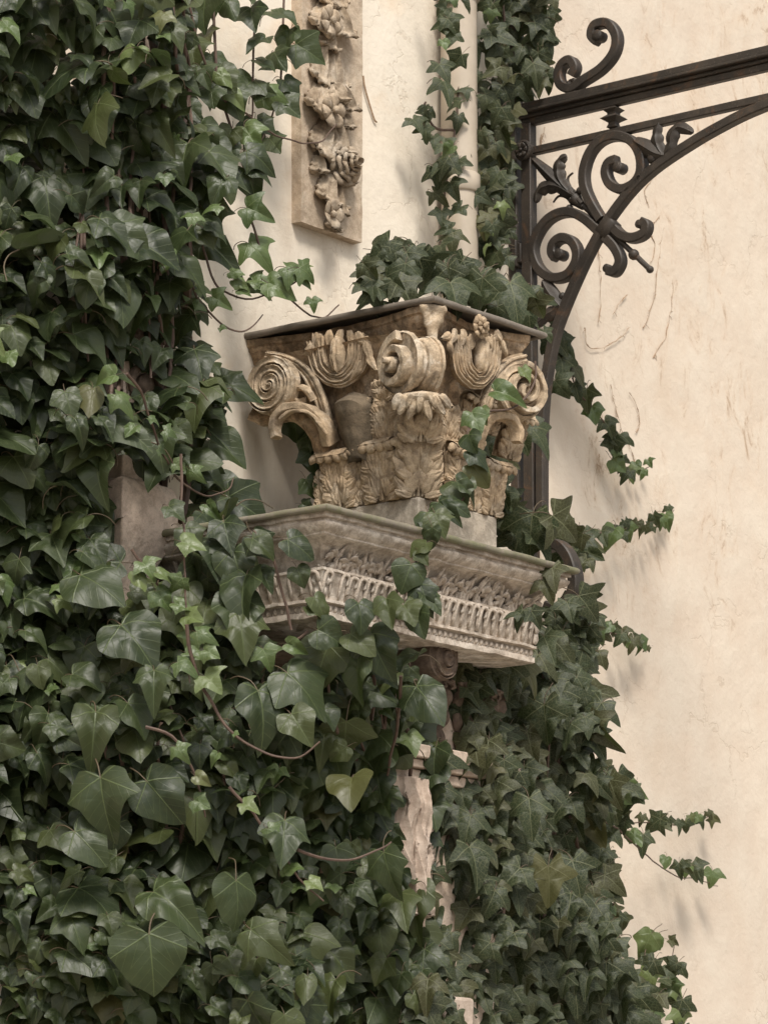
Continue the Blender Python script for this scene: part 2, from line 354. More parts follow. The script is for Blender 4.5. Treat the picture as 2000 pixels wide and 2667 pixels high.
def finger(mb, Sf, a0, s0, th, ln, hw, rel, h0=0.0, bend=0.0, nu=8, nv=6, seed=0.0):
    """one carved finger of a leaf: a rounded lens lying on the surface Sf(a, s, h)"""
    for side in (1, -0.5):
        def f(u, v):
            t = v * 2 - 1; w = hw * math.sin(math.pi * (0.16 + 0.80 * u)) ** 0.75; q = th + bend * u
            a = a0 + math.sin(q) * ln * u + math.cos(q) * w * t; s_ = s0 + math.cos(q) * ln * u - math.sin(q) * w * t
            e = math.sqrt(max(0.0, 1 - t * t)) * math.sin(math.pi * (0.08 + 0.86 * u)) ** 0.5
            h = h0 + side * rel * (e - 0.22 * e * math.exp(-(t / 0.28) ** 2) * (side > 0))
            p = Sf(a, s_, h); return p + noise.noise_vector(p * 75 + V((seed, 0, 0))) * 0.0018
        mb.grid(f, nu, nv + 1)
def leaf_surface(origin, lat, out, height, lean, curl, s0):
    n = 160; L_ = height / s0 * 0.9; tab = []; o_ = z_ = 0.0
    for i in range(n + 40):
        t = i / n; ph = lean if t < s0 else lean + min(t - s0, 1.1 - s0) / (1 - s0) * curl
        tab.append((o_, z_, ph)); k = L_ / n * (1.0 if t < s0 else 0.75); o_ += math.sin(ph) * k; z_ += math.cos(ph) * k
    def Sf(a, s_, h):
        i = min(max(s_ / L_ * n, 0.0), n + 38.0); k = int(i); f = i - k; A, B = tab[k], tab[k + 1]
        o2, z2, ph = A[0] + (B[0] - A[0]) * f, A[1] + (B[1] - A[1]) * f, A[2] + (B[2] - A[2]) * f
        return origin + lat * a + out * (o2 + math.cos(ph) * h) + Z1 * (z2 - math.sin(ph) * h)
    return Sf, L_
def acanthus2(origin, lat, out, height, width, pairs=4, lean=0.15, curl=3.0, s0=0.74, relief=0.013, seed=0, lip=True, fan=(4, 30, 58, 86), top=1.0):
    r = random.Random(int(seed * 97) + 5); mb = MB(); Sf, L_ = leaf_surface(origin, lat, out, height, lean, curl, s0)
    end = 0.97 if lip else s0
    for side in (0.0, -0.010):
        def sheet(u, v):
            t = v * 2 - 1; w = width * (0.66 + 0.10 * sstep(0.5, 0.9, u)) * (1 - 0.25 * sstep(0.9, 1, u) * t * t)
            h = side - 0.006 * (1 - sstep(0.8, 0.95, u)) + 0.003 * (1 - t * t) + (0.004 * math.exp(-(t / 0.09) ** 2) - 0.004 * math.exp(-((abs(t) - 0.17) / 0.06) ** 2) if side == 0 else 0)
            p = Sf(t * w, u * end * L_, h); return p + noise.noise_vector(p * 70 + V((seed, 0, 0))) * 0.0016
        mb.grid(sheet, 34, 19)
    for x, w_ in ((0.0, 0.0042), (-0.011, 0.0028), (0.011, 0.0028)):
        p = [Sf(x * (1 - 0.5 * i / 20), L_ * (0.02 + (s0 + 0.06) * i / 20), 0.009 if x == 0 else 0.006) for i in range(21)]; mb.tube(p, [w_ * (1 - 0.35 * i / 20) for i in range(21)], 6)
    for k in range(pairs):
        t = (k + 0.5) / pairs; s_ = L_ * (0.02 + (s0 - 0.10) * k / max(1, pairs - 0.4)); size = width * (0.62 + 0.30 * math.sin(math.pi * (0.25 + 0.6 * t))) * (top if k == pairs - 1 else 1)
        for sg in (-1, 1):
            for j, th in enumerate(fan):
                ln = size * (0.78, 0.92, 0.86, 0.58)[j % 4] * r.uniform(0.9, 1.1)
                finger(mb, Sf, sg * (0.15 * width + 0.05 * width * j / 3), s_ + size * (0.20, 0.12, 0.04, 0.0)[j % 4], sg * R(th + r.uniform(-7, 7)), ln, size * 0.205 * r.uniform(0.9, 1.15), relief * r.uniform(0.75, 1.05), 0.003 + 0.003 * (j % 2), -sg * R(16), seed=seed + k)
    if lip:
        for j, th in enumerate((-62, -36, -12, 12, 36, 62)):
            finger(mb, Sf, width * 0.62 * math.sin(R(th)), L_ * (s0 + 0.10 + 0.06 * math.cos(R(th))), R(th * 0.6), width * r.uniform(0.5, 0.62), width * 0.19, relief * 0.8, 0.0, 0.0, seed=seed + j)
    return mb
def volute_mb(c, e1, e2, nrm, rad, turns=3.0, depth=0.05, relief=0.010, cone=0.02, hand=1, start=90.0, nr=60, na=120, gw=0.055):
    """spiral disc: e1,e2 in-plane, nrm towards the viewer; the band unwinds with the given hand"""
    mb = MB(); pitch = rad * 0.94 / turns
    def f(u, v):
        r = rad * v; a = 2 * math.pi * u
        ps = (rad - r) / pitch - hand * (a - R(start)) / (2 * math.pi); ps -= math.floor(ps)
        gr = math.exp(-((ps - 0.92) / gw) ** 4) + math.exp(-((ps + 0.08) / gw) ** 4)
        rim = 0.35 * math.exp(-((ps - 0.76) / 0.06) ** 2) + 0.35 * math.exp(-((ps - 0.10) / 0.06) ** 2)
        h = relief * (0.55 + rim - 0.25 * math.sin(math.pi * min(max((ps - 0.1) / 0.7, 0), 1)) - 1.25 * gr)
        k = sstep(0.0, 0.10, v)
        h = lerp(relief * 0.9, h, k) + cone * (1 - v) ** 1.3
        h -= relief * 0.8 * sstep(0.95, 1.0, v)
        rr = r * (1 + 0.03 * math.sin(a - R(start)))
        p = c + e1 * (math.cos(a) * rr) + e2 * (math.sin(a) * rr) + nrm * h
        return p + noise.noise_vector(p * 70) * 0.0012
    mb.grid(f, na, nr, cu=True)
    rim0 = [f(i / na, 1.0) for i in range(na)]; n = len(mb.v)
    vs = []
    for q in rim0: vs.append(q)
    for q in rim0: vs.append(q - nrm * depth * 0.3 - (q - c) * 0.02)
    for q in rim0: vs.append(q - nrm * depth)
    fs = [(k * na + i, k * na + (i + 1) % na, (k + 1) * na + (i + 1) % na, (k + 1) * na + i) for k in (0, 1) for i in range(na)]
    mb.add(vs, fs)
    return mb
def scroll_band(c, e1, e2, nrm, r0, r1, turns, cone, hw, hd, hand=1, start=80.0, name='scroll_band'):
    pts = []; n = int(turns * 40)
    for i in range(n + 1):
        t = i / n; a = R(start) + hand * 2 * math.pi * turns * t; rr = lerp(r0, r1, t ** 0.9)
        pts.append(c + e1 * (math.cos(a) * rr) + e2 * (math.sin(a) * rr) + nrm * (cone * t))
    mb = MB(); mb.tube(pts, [lerp(1.0, 0.62, i / n) for i in range(n + 1)], flat=(hw, hd), upv=nrm); mb.weather(0.003, 50); return mb
def ribbon(pts, wid, thick, upv, grooves=True):
    """flat moulded band: profile across upv with two grooves"""
    mb = MB(); n = len(pts)
    pr = [(-1, -1), (-1, 0.5), (-0.85, 0.9), (-0.6, 0.9), (-0.5, 0.35), (-0.1, 0.7), (0.3, 0.55), (0.5, 0.3), (0.6, 0.9), (0.85, 0.9), (1, 0.5), (1, -1)]
    vs = []
    for i, p in enumerate(pts):
        t = (pts[min(i + 1, n - 1)] - pts[max(i - 1, 0)]).normalized(); a = t.cross(upv).normalized()
        w = wid[i] if isinstance(wid, list) else wid
        for x, y in pr: vs.append(p + a * (x * w) + upv * (y * thick))
    m = len(pr)
    fs = [(i * m + k, i * m + k + 1, (i + 1) * m + k + 1, (i + 1) * m + k) for i in range(n - 1) for k in range(m - 1)]
    mb.add(vs, fs); return mb
def petal_flower(c, e1, e2, nrm, rad, petals=5, seed=0, layers=1, cup=0.5):
    mb = MB()
    for ly in range(layers):
        r_ = rad * (1 - 0.3 * ly); off = nrm * (0.25 * rad * ly)
        for k in range(petals):
            a0 = 2 * math.pi * (k + 0.5 * ly) / petals + seed; half = math.pi / petals * 1.25
            def f(u, v, a0=a0, half=half, r_=r_, off=off):
                t = v * 2 - 1; rr = r_ * u * (1 - 0.22 * abs(t) ** 3); a = a0 + t * half * (0.25 + 0.75 * min(1, u * 1.4))
                h = rad * (0.25 + cup * (u * u) * 0.5 - 0.25 * t * t * u + 0.18 * math.sin(math.pi * u))
                return c + off + (e1 * math.cos(a) + e2 * math.sin(a)) * rr + nrm * h
            mb.grid(f, 6, 7)
    mb.blob(c + nrm * rad * (0.35 + 0.22 * layers), (e1 * rad * 0.24, e2 * rad * 0.24, nrm * rad * 0.2), 10, 6)
    return mb
def rose(c, e1, e2, nrm, rad):
    mb = MB(); r = random.Random(3)
    for ly in range(5):
        n = (6, 5, 5, 4, 3)[ly]; ro = rad * (1.0, 0.80, 0.60, 0.42, 0.26)[ly]
        for k in range(n):
            a0 = 2 * math.pi * (k + r.uniform(-0.12, 0.12)) / n + ly * 0.7; half = math.pi / n * r.uniform(1.05, 1.25); ro_ = ro * r.uniform(0.92, 1.08); tl = r.uniform(-0.05, 0.05) * rad; ph = r.uniform(0, 6)
            def f(u, v, a0=a0, half=half, ro_=ro_, ly=ly, tl=tl, ph=ph):
                t = v * 2 - 1; a = a0 + t * half * (0.45 + 0.55 * u); q = ro_ * (0.45 + 0.55 * u) * (1 - 0.20 * abs(t) ** 2.5 * u) * (1 + 0.05 * math.sin(4 * t + ph) * u)
                h = rad * (0.10 + 0.16 * ly + (0.30 + 0.03 * ly) * math.sin(u * 2.35) - 0.16 * t * t * u) + tl * t
                return c + (e1 * math.cos(a) + e2 * math.sin(a)) * q + nrm * h
            mb.grid(f, 7, 9)
    mb.blob(c + nrm * rad * 0.75, (e1 * rad * 0.13, e2 * rad * 0.13, nrm * rad * 0.2), 8, 6)
    mb.blob(c + nrm * rad * 0.02, (e1 * rad * 0.80, e2 * rad * 0.80, nrm * rad * 0.30), 16, 8)
    mb.weather(0.0015, 60); return mb
X1, Y1, Z1 = V((1, 0, 0)), V((0, 1, 0)), V((0, 0, 1))

# ------------------------------------------------------------------ carved panel on the wall
panel = thing('carved_relief', 'narrow stone panel hung with carved leaves and roses above the capital', 'panel', onY(845, 610, YW))
PA, PB = onY(759, 585, YW), onY(921, 636, YW); PT = 0.034
pb = MB()
def slab(mb, x0, x1, y0, y1, z0, z1, nx=14, nz=60, amp=0.0015, slope=0.0):
    """a slab standing on the wall with worn edges, front at y0"""
    def f(u, v): 
        p = V((lerp(x0, x1, u), y0, lerp(z0, z1, v))); return p + noise.noise_vector(p * 25) * amp
    mb.grid(f, nx, nz)
    def side(xx):
        def g_(u, v): p = V((xx, lerp(y0, y1, u), lerp(z0, z1, v))); return p + noise.noise_vector(p * 25) * amp * (1 - u)
        return g_
    mb.grid(side(x0), 4, nz); mb.grid(side(x1), 4, nz)
    for zz in (z0, z1):
        def h_(u, v, zz=zz): p = V((lerp(x0, x1, u), lerp(y0, y1, v), zz)); return p + noise.noise_vector(p * 25) * amp * (1 - v)
        mb.grid(h_, nx, 4)
slab(pb, PA.x, PB.x - 0.004, YW - PT, YW + 0.03, PA.z + 0.004, 5.6, nz=160)
pb.build('slab', 'panel', panel, sharp=50)
YP = YW - PT
def on(px, py, o=0.0): return onY(px, py, YP - o)
def hang_leaf(px, py, px2, py2, w, parent, lobes=4, lift=0.02, seed=0, end=1.0, name='leaf'):
    """drooping husk leaf on the panel from (px,py) down to (px2,py2); half-width w metres"""
    w = w * 1.35; lift = lift * 1.25; a, b = on(px, py), on(px2, py2); d = b - a; Ln = d.length; d.normalize(); s = d.cross(V((0, -1, 0))).normalized(); nrm = V((0, -1, 0))
    mb = MB()
    def f(u, v):
        t = v * 2 - 1; q = abs(t); lp = u * lobes; lob = abs(math.sin(math.pi * lp)) ** 0.6
        ww = w * (0.35 + 0.65 * sstep(0, 0.65, u)) * (1 - 0.16 * (1 - lob) * sstep(0.5, 1, q))
        tip = Ln * (1 - 0.20 * q * q - 0.07 * abs(math.sin(2.5 * math.pi * t)) * sstep(0.6, 1, u)) if u > 0 else Ln
        h = lift * (0.35 + 0.75 * math.sin(math.pi * min(u * 0.62 + 0.1, 1))) * (1 - 0.75 * t * t) + 0.3 * lift * math.exp(-(t / 0.07) ** 2) + lift * 0.55 * sstep(0.75, 1, u)
        h += 0.12 * lift * math.cos(t * 12)
        p = a + d * (u * tip) + s * (t * ww) + nrm * h
        return p + noise.noise_vector(p * 80 + V((seed, 0, 0))) * 0.0012
    mb.grid(f, 22, 19); return mb.build(name, 'relief', parent, solid=0.012)
hang_leaf(846, -70, 826, 20, 0.036, panel, seed=21); hang_leaf(856, -60, 872, 30, 0.034, panel, seed=22); hang_leaf(838, 10, 812, 100, 0.034, panel, seed=23, lift=0.03); hang_leaf(866, 20, 884, 110, 0.032, panel, seed=24, lift=0.03); hang_leaf(850, 60, 846, 140, 0.030, panel, seed=25)
hang_leaf(835, 120, 822, 232, 0.030, panel, seed=1); hang_leaf(862, 130, 872, 250, 0.034, panel, seed=2)
hang_leaf(826, 224, 800, 308, 0.032, panel, seed=3, lift=0.03); hang_leaf(848, 222, 850, 275, 0.036, panel, seed=4, lift=0.04, lobes=3)
hang_leaf(872, 226, 893, 300, 0.026, panel, seed=5, lift=0.03); hang_leaf(845, 312, 818, 425, 0.040, panel, seed=6, lift=0.028)
hang_leaf(855, 316, 868, 425, 0.036, panel, seed=7, lift=0.034); hang_leaf(820, 405, 825, 455, 0.024, panel, seed=8, lift=0.02, lobes=3)
hang_leaf(848, 450, 840, 545, 0.034, panel, seed=9, lift=0.026); hang_leaf(862, 465, 878, 570, 0.022, panel, seed=10, lift=0.02)
hang_leaf(893, 450, 900, 485, 0.020, panel, seed=11, lift=0.018, lobes=2); hang_leaf(885, 300, 890, 340, 0.018, panel, seed=12, lift=0.024, lobes=2)
hang_leaf(862, 560, 858, 603, 0.020, panel, seed=13, lift=0.02, lobes=2)
nY = V((0, -1, 0))
petal_flower(on(850, 55, 0.040), X1, Z1, V((0, -1, 0)), 0.046, 6, 0.7, cup=0.4).build('flower', 'relief', panel, solid=0.0015)
petal_flower(on(855, 290, 0.040), X1, Z1, nY, 0.052, 6, 0.3, cup=0.4).build('flower', 'relief', panel, solid=0.0015)
petal_flower(on(852, 560, 0.030), X1, Z1, nY, 0.042, 5, 0.1, cup=0.9).build('flower', 'relief', panel, solid=0.0015)
rose(on(886, 432, 0.022), X1, Z1, nY, 0.066).build('rose', 'relief', panel, solid=0.0012)
bd = MB()
for q in ((833, 430, 9), (918, 425, 10), (916, 440, 8), (905, 415, 8), (815, 445, 9), (902, 270, 9), (820, 348, 7), (818, 388, 7), (893, 380, 8), (905, 395, 7)): 
    p = on(q[0], q[1], 0.006); r_ = q[2] * MM; bd.blob(p, (X1 * r_ * 1.2, Z1 * r_, nY * r_ * 1.3), 8, 6)
bd.weather(0.002, 60).build('berry_cluster', 'relief', panel)
dt = MB(); dt.tube(smooth_path([onY(q[0], q[1], YW - 0.004) for q in ((946, 196), (950, 225), (958, 255), (967, 285), (975, 310), (981, 317))], 4), 0.003, 5)
o = dt.build('dry_root', 'dry'); o['label'] = 'thin dried brown root stuck to the plaster right of the carved panel'; o['category'] = 'root'

rr = random.Random(21)
RL = ('straight upright dried root on the wall below the hooked foot of the gate scrolls', 'short slanting dried root below the ball tipped gate rod', 'longest dried root on the wall, passing the ball tip of the gate rod', 'short crooked dried root close to the ball tip of the gate rod', 'dried root curving away to a hook, right of the longest one', 'short dried root just under the arched bar, above the ball tip', 'dried root bowed upwards at both ends, below the arched bar', 'bent dried root on the wall beside the ivy runner right of the capital', 'tiny dried root between the two gate rails next to the post', 'short dried root right of the runner that hangs beside the capital', 'small dried root between the middle rail and the arched bar', 'upright dried root above the ivy runner that reaches right at cornice height')
def dried(pts, r0, seed):
    mb = MB(); p = smooth_path([onY(a, b, YW + 0.001) for a, b in pts], 9)
    q = [x + V((noise.noise(x * 30 + V((seed, 0, 0))) * 0.010, 0, noise.noise(x * 30 + V((0, seed, 9))) * 0.006)) for x in p]
    mb.tube(q, [max(0.0005, r0 * (0.6 + 1.1 * noise.noise(x * 55 + V((seed, 2, 0))))) for x in q], 5)
    for k in range(len(q) // 3):
        c = rr.choice(q[1:-1]); d = V((rr.uniform(-1, 1), 0, rr.uniform(-1, 0.3))) * rr.uniform(0.006, 0.022); mb.tube([c, c + d * 0.5 + V((0.002, 0, 0.001)), c + d], [r0 * 0.6, r0 * 0.45, r0 * 0.3], 4)
    o = mb.build('dried_root', 'dry'); o['label'] = RL[int(round(seed / 3.7))]; o['category'] = 'root'; o['group'] = 'dried roots on the wall'
for i, l in enumerate(([(1560, 600), (1562, 680), (1565, 760), (1560, 840)], [(1632, 765), (1615, 790), (1596, 818)], [(1735, 440), (1742, 520), (1722, 620), (1712, 720), (1700, 790), (1676, 850)], [(1718, 560), (1690, 600), (1705, 640), (1690, 700)], [(1745, 640), (1752, 720), (1748, 800), (1735, 870), (1700, 930)], [(1700, 460), (1680, 500), (1690, 540)], [(1520, 850), (1535, 905), (1600, 890), (1640, 850)], [(1590, 1000), (1600, 1050), (1620, 1120), (1650, 1190), (1640, 1260)], [(1410, 350), (1405, 380), (1420, 330)], [(1640, 1020), (1665, 1080), (1660, 1130)], [(1740, 300), (1725, 350), (1735, 400)], [(1560, 1180), (1548, 1260), (1556, 1340)])): dried(l, 0.0017, i * 3.7)
# ------------------------------------------------------------------ drainpipe
pipe = thing('drainpipe', 'cream painted round drainpipe running down the wall behind the capital', 'pipe', (onY(1197, 700, YW - 0.06).x, YW - 0.06, 0))
PX = onY(1197, 600, YW - 0.06).x
pm = MB(); pm.tube([V((PX, YW - 0.06, z)) for z in [0.1 + 0.2 * i for i in range(37)]], 0.054, 28); pm.build('pipe', 'pipe', pipe)
for py in (480, 1150, -20):
    z = onY(1197, py, YW - 0.06).z; c = MB(); c.tube([V((PX, YW - 0.06, z - 0.03)), V((PX, YW - 0.06, z - 0.026)), V((PX, YW - 0.06, z + 0.026)), V((PX, YW - 0.06, z + 0.03))], [0.056, 0.061, 0.061, 0.056], 28); c.build('collar', 'pipe', pipe, sharp=60)

# ------------------------------------------------------------------ lower pillar under the entablature
pil = thing('carved_pillar', 'ivy covered stone pillar with pale carved drapery below the entablature', 'pillar', (0.23, 0.4, 0))
mb = MB(); mb.box((0.02, 0.15, 0), (0.46, YW + 0.02, 3.2)); mb.build('shaft', 'pier', pil, bevel=0.006)
zb = onY(1015, 1925, 0.11).z
mb = MB()
for (d, z0, z1) in ((0.05, zb - 0.035, zb), (0.035, zb - 0.06, zb - 0.037), (0.02, zb - 0.09, zb - 0.062)): mb.box((0.02 - d, 0.15 - d, z0), (0.46 + d, YW - 0.002, z1))
mb.build('impost_band', 'pier', pil, bevel=0.004)
def drape(u, v):
    z = lerp(zb - 0.092, zb - 0.44, v); x = 0.0 + lerp(-0.02, 0.125, u) * (1 - 0.40 * v) + 0.03 * v
    f = 1 - abs(math.sin(u * 9 + 0.9 * math.sin(v * 3.0) + 2.2 * v)); f2 = 1 - abs(math.sin(u * 21 - 1.5 * v + math.sin(v * 6)))
    y = 0.15 - 0.012 - 0.045 * math.sin(math.pi * min(1, 0.12 + 0.8 * u)) - 0.030 * f ** 1.3 * (0.3 + 0.7 * v) - 0.010 * f2 ** 2 - 0.02 * math.exp(-((v - 0.2) / 0.1) ** 2) * math.sin(math.pi * u)
    p = V((x, y, z)); return p + noise.noise_vector(p * 14) * 0.005 + noise.noise_vector(p * 55) * 0.0018
mb = MB(); mb.grid(drape, 90, 70); mb.build('drapery', 'statue', pil, solid=0.03)
mb = MB(); mb.box((-0.03, 0.10, 2.2), (0.30, 0.2, 2.28)); mb.box((-0.02, 0.11, 2.05), (0.28, 0.2, 2.198)); mb.weather(0.003, 20).build('base_block', 'statue', pil, bevel=0.01)
cvol = volute_mb(onY(1152, 1712, 0.02), X1, Z1, nY, 0.062, 2.4, 0.12, 0.012, 0.02, -1); cvol.build('volute', 'dark_relief', pil)
for q in ((0.02, 0.16), (0.14, 0.15), (0.26, 0.15), (0.38, 0.15)):
    acanthus_mb(V((q[0] + 0.05, q[1], 2.93)), X1, nY, 0.16, 0.055, ns=30, nt=19, seed=q[0]).build('acanthus_leaf', 'dark_relief', pil, solid=0.01)

# ------------------------------------------------------------------ entablature
XE, YE, XR = -0.58, -0.11, 0.473; ZE = 3.407
ent = thing('stone_entablature', 'weathered stone cornice block with fluted frieze and metal edge carrying the capital', 'cornice', (0, 0.3, ZE - 0.25))
def run(prof, segs=26):
    """profile (d inwards, z) carried round left face, corner, right face, far end"""
    mb = MB(); path = []
    def ring(d):
        pts = []
        n1, n2, n3 = segs, int(segs * 1.5), segs
        a, b, c, e = V((XE + d, YW + 0.02, 0)), V((XE + d, YE + d, 0)), V((XR - d, YE + d, 0)), V((XR - d, YW + 0.02, 0))
        for (p, q, n) in ((a, b, n1), (b, c, n2), (c, e, n3)):
            for i in range(n): pts.append(p.lerp(q, i / n))
        pts.append(e); return pts
    rings = [[p + V((0, 0, ZE + z)) for p in ring(d)] for d, z in prof]
    m = len(rings[0]); vs = [p for r_ in rings for p in r_]
    fs = [(k * m + i, k * m + i + 1, (k + 1) * m + i + 1, (k + 1) * m + i) for k in range(len(prof) - 1) for i in range(m - 1)]
    mb.add(vs, fs); return mb
pf = [(0.03, -0.002), (0.010, -0.006), (0.010, -0.018), (0.020, -0.020), (0.020, -0.026), (0.013, -0.028)]
for i in range(8): t = i / 7; pf.append((0.012 + 0.016 * t * t, -0.029 - 0.021 * t))
pf += [(0.032, -0.052), (0.032, -0.056), (0.036, -0.058)]
for i in range(8): t = i / 7; pf.append((0.038 + 0.060 * math.sin(t * 1.57), -0.059 - 0.070 * (1 - math.cos(t * 1.57)) ** 0.9))
pf += [(0.098, -0.130), (0.060, -0.1315), (0.059, -0.138), (0.064, -0.140), (0.080, -0.204), (0.072, -0.206), (0.072, -0.213), (0.087, -0.215), (0.088, -0.234), (0.079, -0.236), (0.079, -0.250), (0.084, -0.253), (0.2, -0.254)]
cm = run(pf, 40); cm.weather(0.0028, 26); cm.build('moulding', 'entab', ent, sharp=40)
mb = MB(); mb.box((XE + 0.115, YE + 0.115, ZE - 0.2535), (XR - 0.115, YW, ZE - 0.006)); mb.build('core', 'entab', ent)
fl = run([(0.03, 0.008), (0.004, 0.008)] + [(0.001 - 0.0095 * math.sin(R(a)), -0.001 + 0.0095 * math.cos(R(a))) for a in range(0, 241, 30)], 40); fl.weather(0.0026, 9)
fl.build('metal_edge', 'mossy', ent)
tp = MB(); tp.grid(lambda u, v: V((lerp(XE - 0.002, XR + 0.002, u), lerp(YE - 0.002, YW + 0.02, v), ZE + 0.0055 + 0.003 * noise.noise(V((u * 9, v * 7, 0))))), 30, 24); tp.build('metal_sheet', 'mossy', ent)
# flutes, eggs, carved leaves along two faces
fm = MB()
fp = [V((-0.012, 0.0, -0.052))] + [V((-0.012, -0.002, -0.03)), V((-0.012, -0.004, -0.008))] + [V((-0.012 * math.cos(a), -0.005, -0.002 + 0.011 * math.sin(a))) for a in [0.4 + 0.45 * i for i in range(6)]] + [V((0.011, -0.003, -0.012)), V((0.006, -0.002, -0.018))]
fm.tube(fp, [0.0035] + [0.0048] * (len(fp) - 3) + [0.005, 0.003], 6)
fm.tube([V((0.013, 0.0, -0.052)), V((0.012, -0.001, -0.03)), V((0.010, -0.002, -0.014))], [0.003, 0.0028, 0.002], 5)
flute_me = fm.mesh('flute', 'entab')
em = MB(); em.blob(V((0, 0, 0)), (V((0.0065, 0, 0)), V((0, 0, 0.009)), V((0, -0.007, 0))), 8, 6)
em.tube([V((0.0105 * math.cos(a), -0.001, 0.012 * math.sin(a))) for a in [R(40 - 26 * i) for i in range(11)]], 0.0022, 4)
egg_me = em.mesh('egg', 'entab')
def rotz(n):    # local -y -> n
    return Matrix.Rotation(math.atan2(n[1], n[0]) + math.pi / 2, 4, 'Z')
def jit(a): return rng.uniform(-a, a)
def along(face, w):            # world point on a face: w metres from the corner, inset d
    return (lambda d: V((XE + d + w, YE + d, 0))) if face == 'r' else (lambda d: V((XE + d, YE + d + w, 0)))
for face, n, length in (('r', (0, -1), XR - XE), ('l', (-1, 0), YW - YE)):
    w = 0.012
    while w < length - 0.16:
        p = along(face, w + 0.012)(0.065); gap = face == 'r' and 0.315 < w < 0.385
        if not gap and rng.random() > 0.05:
            tl = Matrix.Rotation(R(13.6 + jit(2)), 4, 'X')
            put('flute', flute_me, Matrix.Translation(p + V((jit(0.001), jit(0.001), ZE - 0.148 + jit(0.0012)))) @ rotz(n) @ tl @ Matrix.Diagonal((1.2 + jit(0.14), 0.9 + jit(0.25), 1.03 + jit(0.06), 1)), ent)
        w += 0.0335
    w = 0.010
    while w < length - 0.17:
        p = along(face, w)(0.087)
        put('egg', egg_me, Matrix.Translation(p + V((0, 0, ZE - 0.2245 + jit(0.0008)))) @ rotz(n) @ Matrix.Diagonal((1 + jit(0.08), 1.1, 0.95 + jit(0.15), 1)), ent)
        w += 0.0225 + jit(0.0015)
small = []
for k in range(6):
    am = MB(); rr_ = random.Random(k + 40)
    def Sf(a, s_, h):      # follows the hollow: the foot lies deep, the top leans out
        q = min(max(s_ / 0.080, -0.2), 1.3); return V((a, -0.052 * q * q - h, s_ * 0.95 - 0.004))
    for j in range(11):
        finger(am, Sf, rr_.uniform(-0.020, 0.020), rr_.uniform(0.0, 0.045), R(rr_.choice((-1, 1)) * rr_.uniform(5, 85)), rr_.uniform(0.020, 0.034), rr_.uniform(0.006, 0.011), rr_.uniform(0.006, 0.010), rr_.uniform(0.0, 0.012), R(rr_.uniform(-70, 70)), 7, 5, seed=j + k)
    finger(am, Sf, 0, 0.0, R(rr_.uniform(-15, 15)), 0.075, 0.007, 0.009, 0.006, R(rr_.uniform(-30, 30)), 10, 5, seed=k)
    small.append(am.mesh('carved_foliage', 'entab'))
for face, n, length in (('r', (0, -1), XR - XE), ('l', (-1, 0), YW - YE)):
    w = 0.30 if face == 'l' else 0.045; k = 0
    while w < length - 0.16:
        p = along(face, w)(0.095)
        put('carved_foliage', small[k % 6], Matrix.Translation(p + V((0, 0, ZE - 0.132 + jit(0.003)))) @ rotz((n[0] + jit(0.15), n[1] + jit(0.15))) @ Matrix.Rotation(jit(0.3), 4, 'Y') @ Matrix.Diagonal(((0.9 + jit(0.15)) * rng.choice((-1, 1)), 1 + jit(0.15), 1.0 + jit(0.1), 1)), ent)
        w += 0.036; k += 1
def corner_leaf(c, out, h, w, mat='entab', **k):
    lat = V((-out.y, out.x, 0)); return acanthus_mb(c, lat, out, h, w, **k).build('corner_leaf', mat, ent, solid=0.006)
corner_leaf(V((XE + 0.084, YE + 0.084, ZE - 0.20)), V((-1, -1, 0)).normalized(), 0.062, 0.026, lobes=3, lean=0.1, curl=1.2, ns=26, nt=17, relief=0.006)
corner_leaf(V((XR - 0.084, YE + 0.084, ZE - 0.20)), V((1, -1, 0)).normalized(), 0.062, 0.026, lobes=3, lean=0.1, curl=1.2, ns=26, nt=17, relief=0.006)

# ------------------------------------------------------------------ plinth under the capital
mb = MB()
PZ1 = onX(1090, 1293, 0.06).z
mb.box((0.06, 0.097, ZE + 0.011), (0.405, YW - 0.004, PZ1))
o = mb.build('stone_plinth', 'plinth', bevel=0.005); o['label'] = 'plain grey stone block between the carved capital and the cornice'; o['category'] = 'block'

# ------------------------------------------------------------------ capital
cap = thing('carved_capital', 'ornate stone capital with spiral volutes and carved acanthus leaves', 'capital', (0.23, 0.3, PZ1))
XL, YL = 0.488, 0.64
CZ0 = PZ1 + 0.001
ab_top = ZC - 0.012; ab_bot = ZC - 0.078
bx0, by0, bx1, by1 = 0.075, 0.115, 0.36, YW
def bell(u, v):
    """rounded square drum flaring to the top"""
    z = lerp(CZ0, ab_bot + 0.004, v); fl_ = 0.025 * v + 0.045 * sstep(0.72, 1.0, v) + 0.012 * sstep(0.97, 1, v)
    x0, y0, x1, y1 = bx0 - fl_, by0 - fl_, bx1 + fl_, 0.415 + 0.06 * v + 0.16 * sstep(0.55, 1.0, v)
    rr = 0.07; cs = ((x0 + rr, y1 - rr, 90), (x0 + rr, y0 + rr, 180), (x1 - rr, y0 + rr, 270), (x1 - rr, y1 - rr, 0))
    pts = [(cx + rr * math.cos(R(a0 + 90 * t / 6)), cy + rr * math.sin(R(a0 + 90 * t / 6))) for cx, cy, a0 in cs for t in range(7)]; pts.append(pts[0])
    ln = [math.dist(pts[i], pts[i + 1]) for i in range(len(pts) - 1)]; s = u * sum(ln)
    for i, l_ in enumerate(ln):
        if s <= l_ or i == len(ln) - 1:
            t = min(s / max(l_, 1e-9), 1); p = V((lerp(pts[i][0], pts[i + 1][0], t), lerp(pts[i][1], pts[i + 1][1], t), z)); break
        s -= l_
    return p + noise.noise_vector(p * 22) * 0.004 + noise.noise_vector(p * 70) * 0.0015
mb = MB(); mb.grid(bell, 120, 50); mb.build('bell', 'capital', cap)
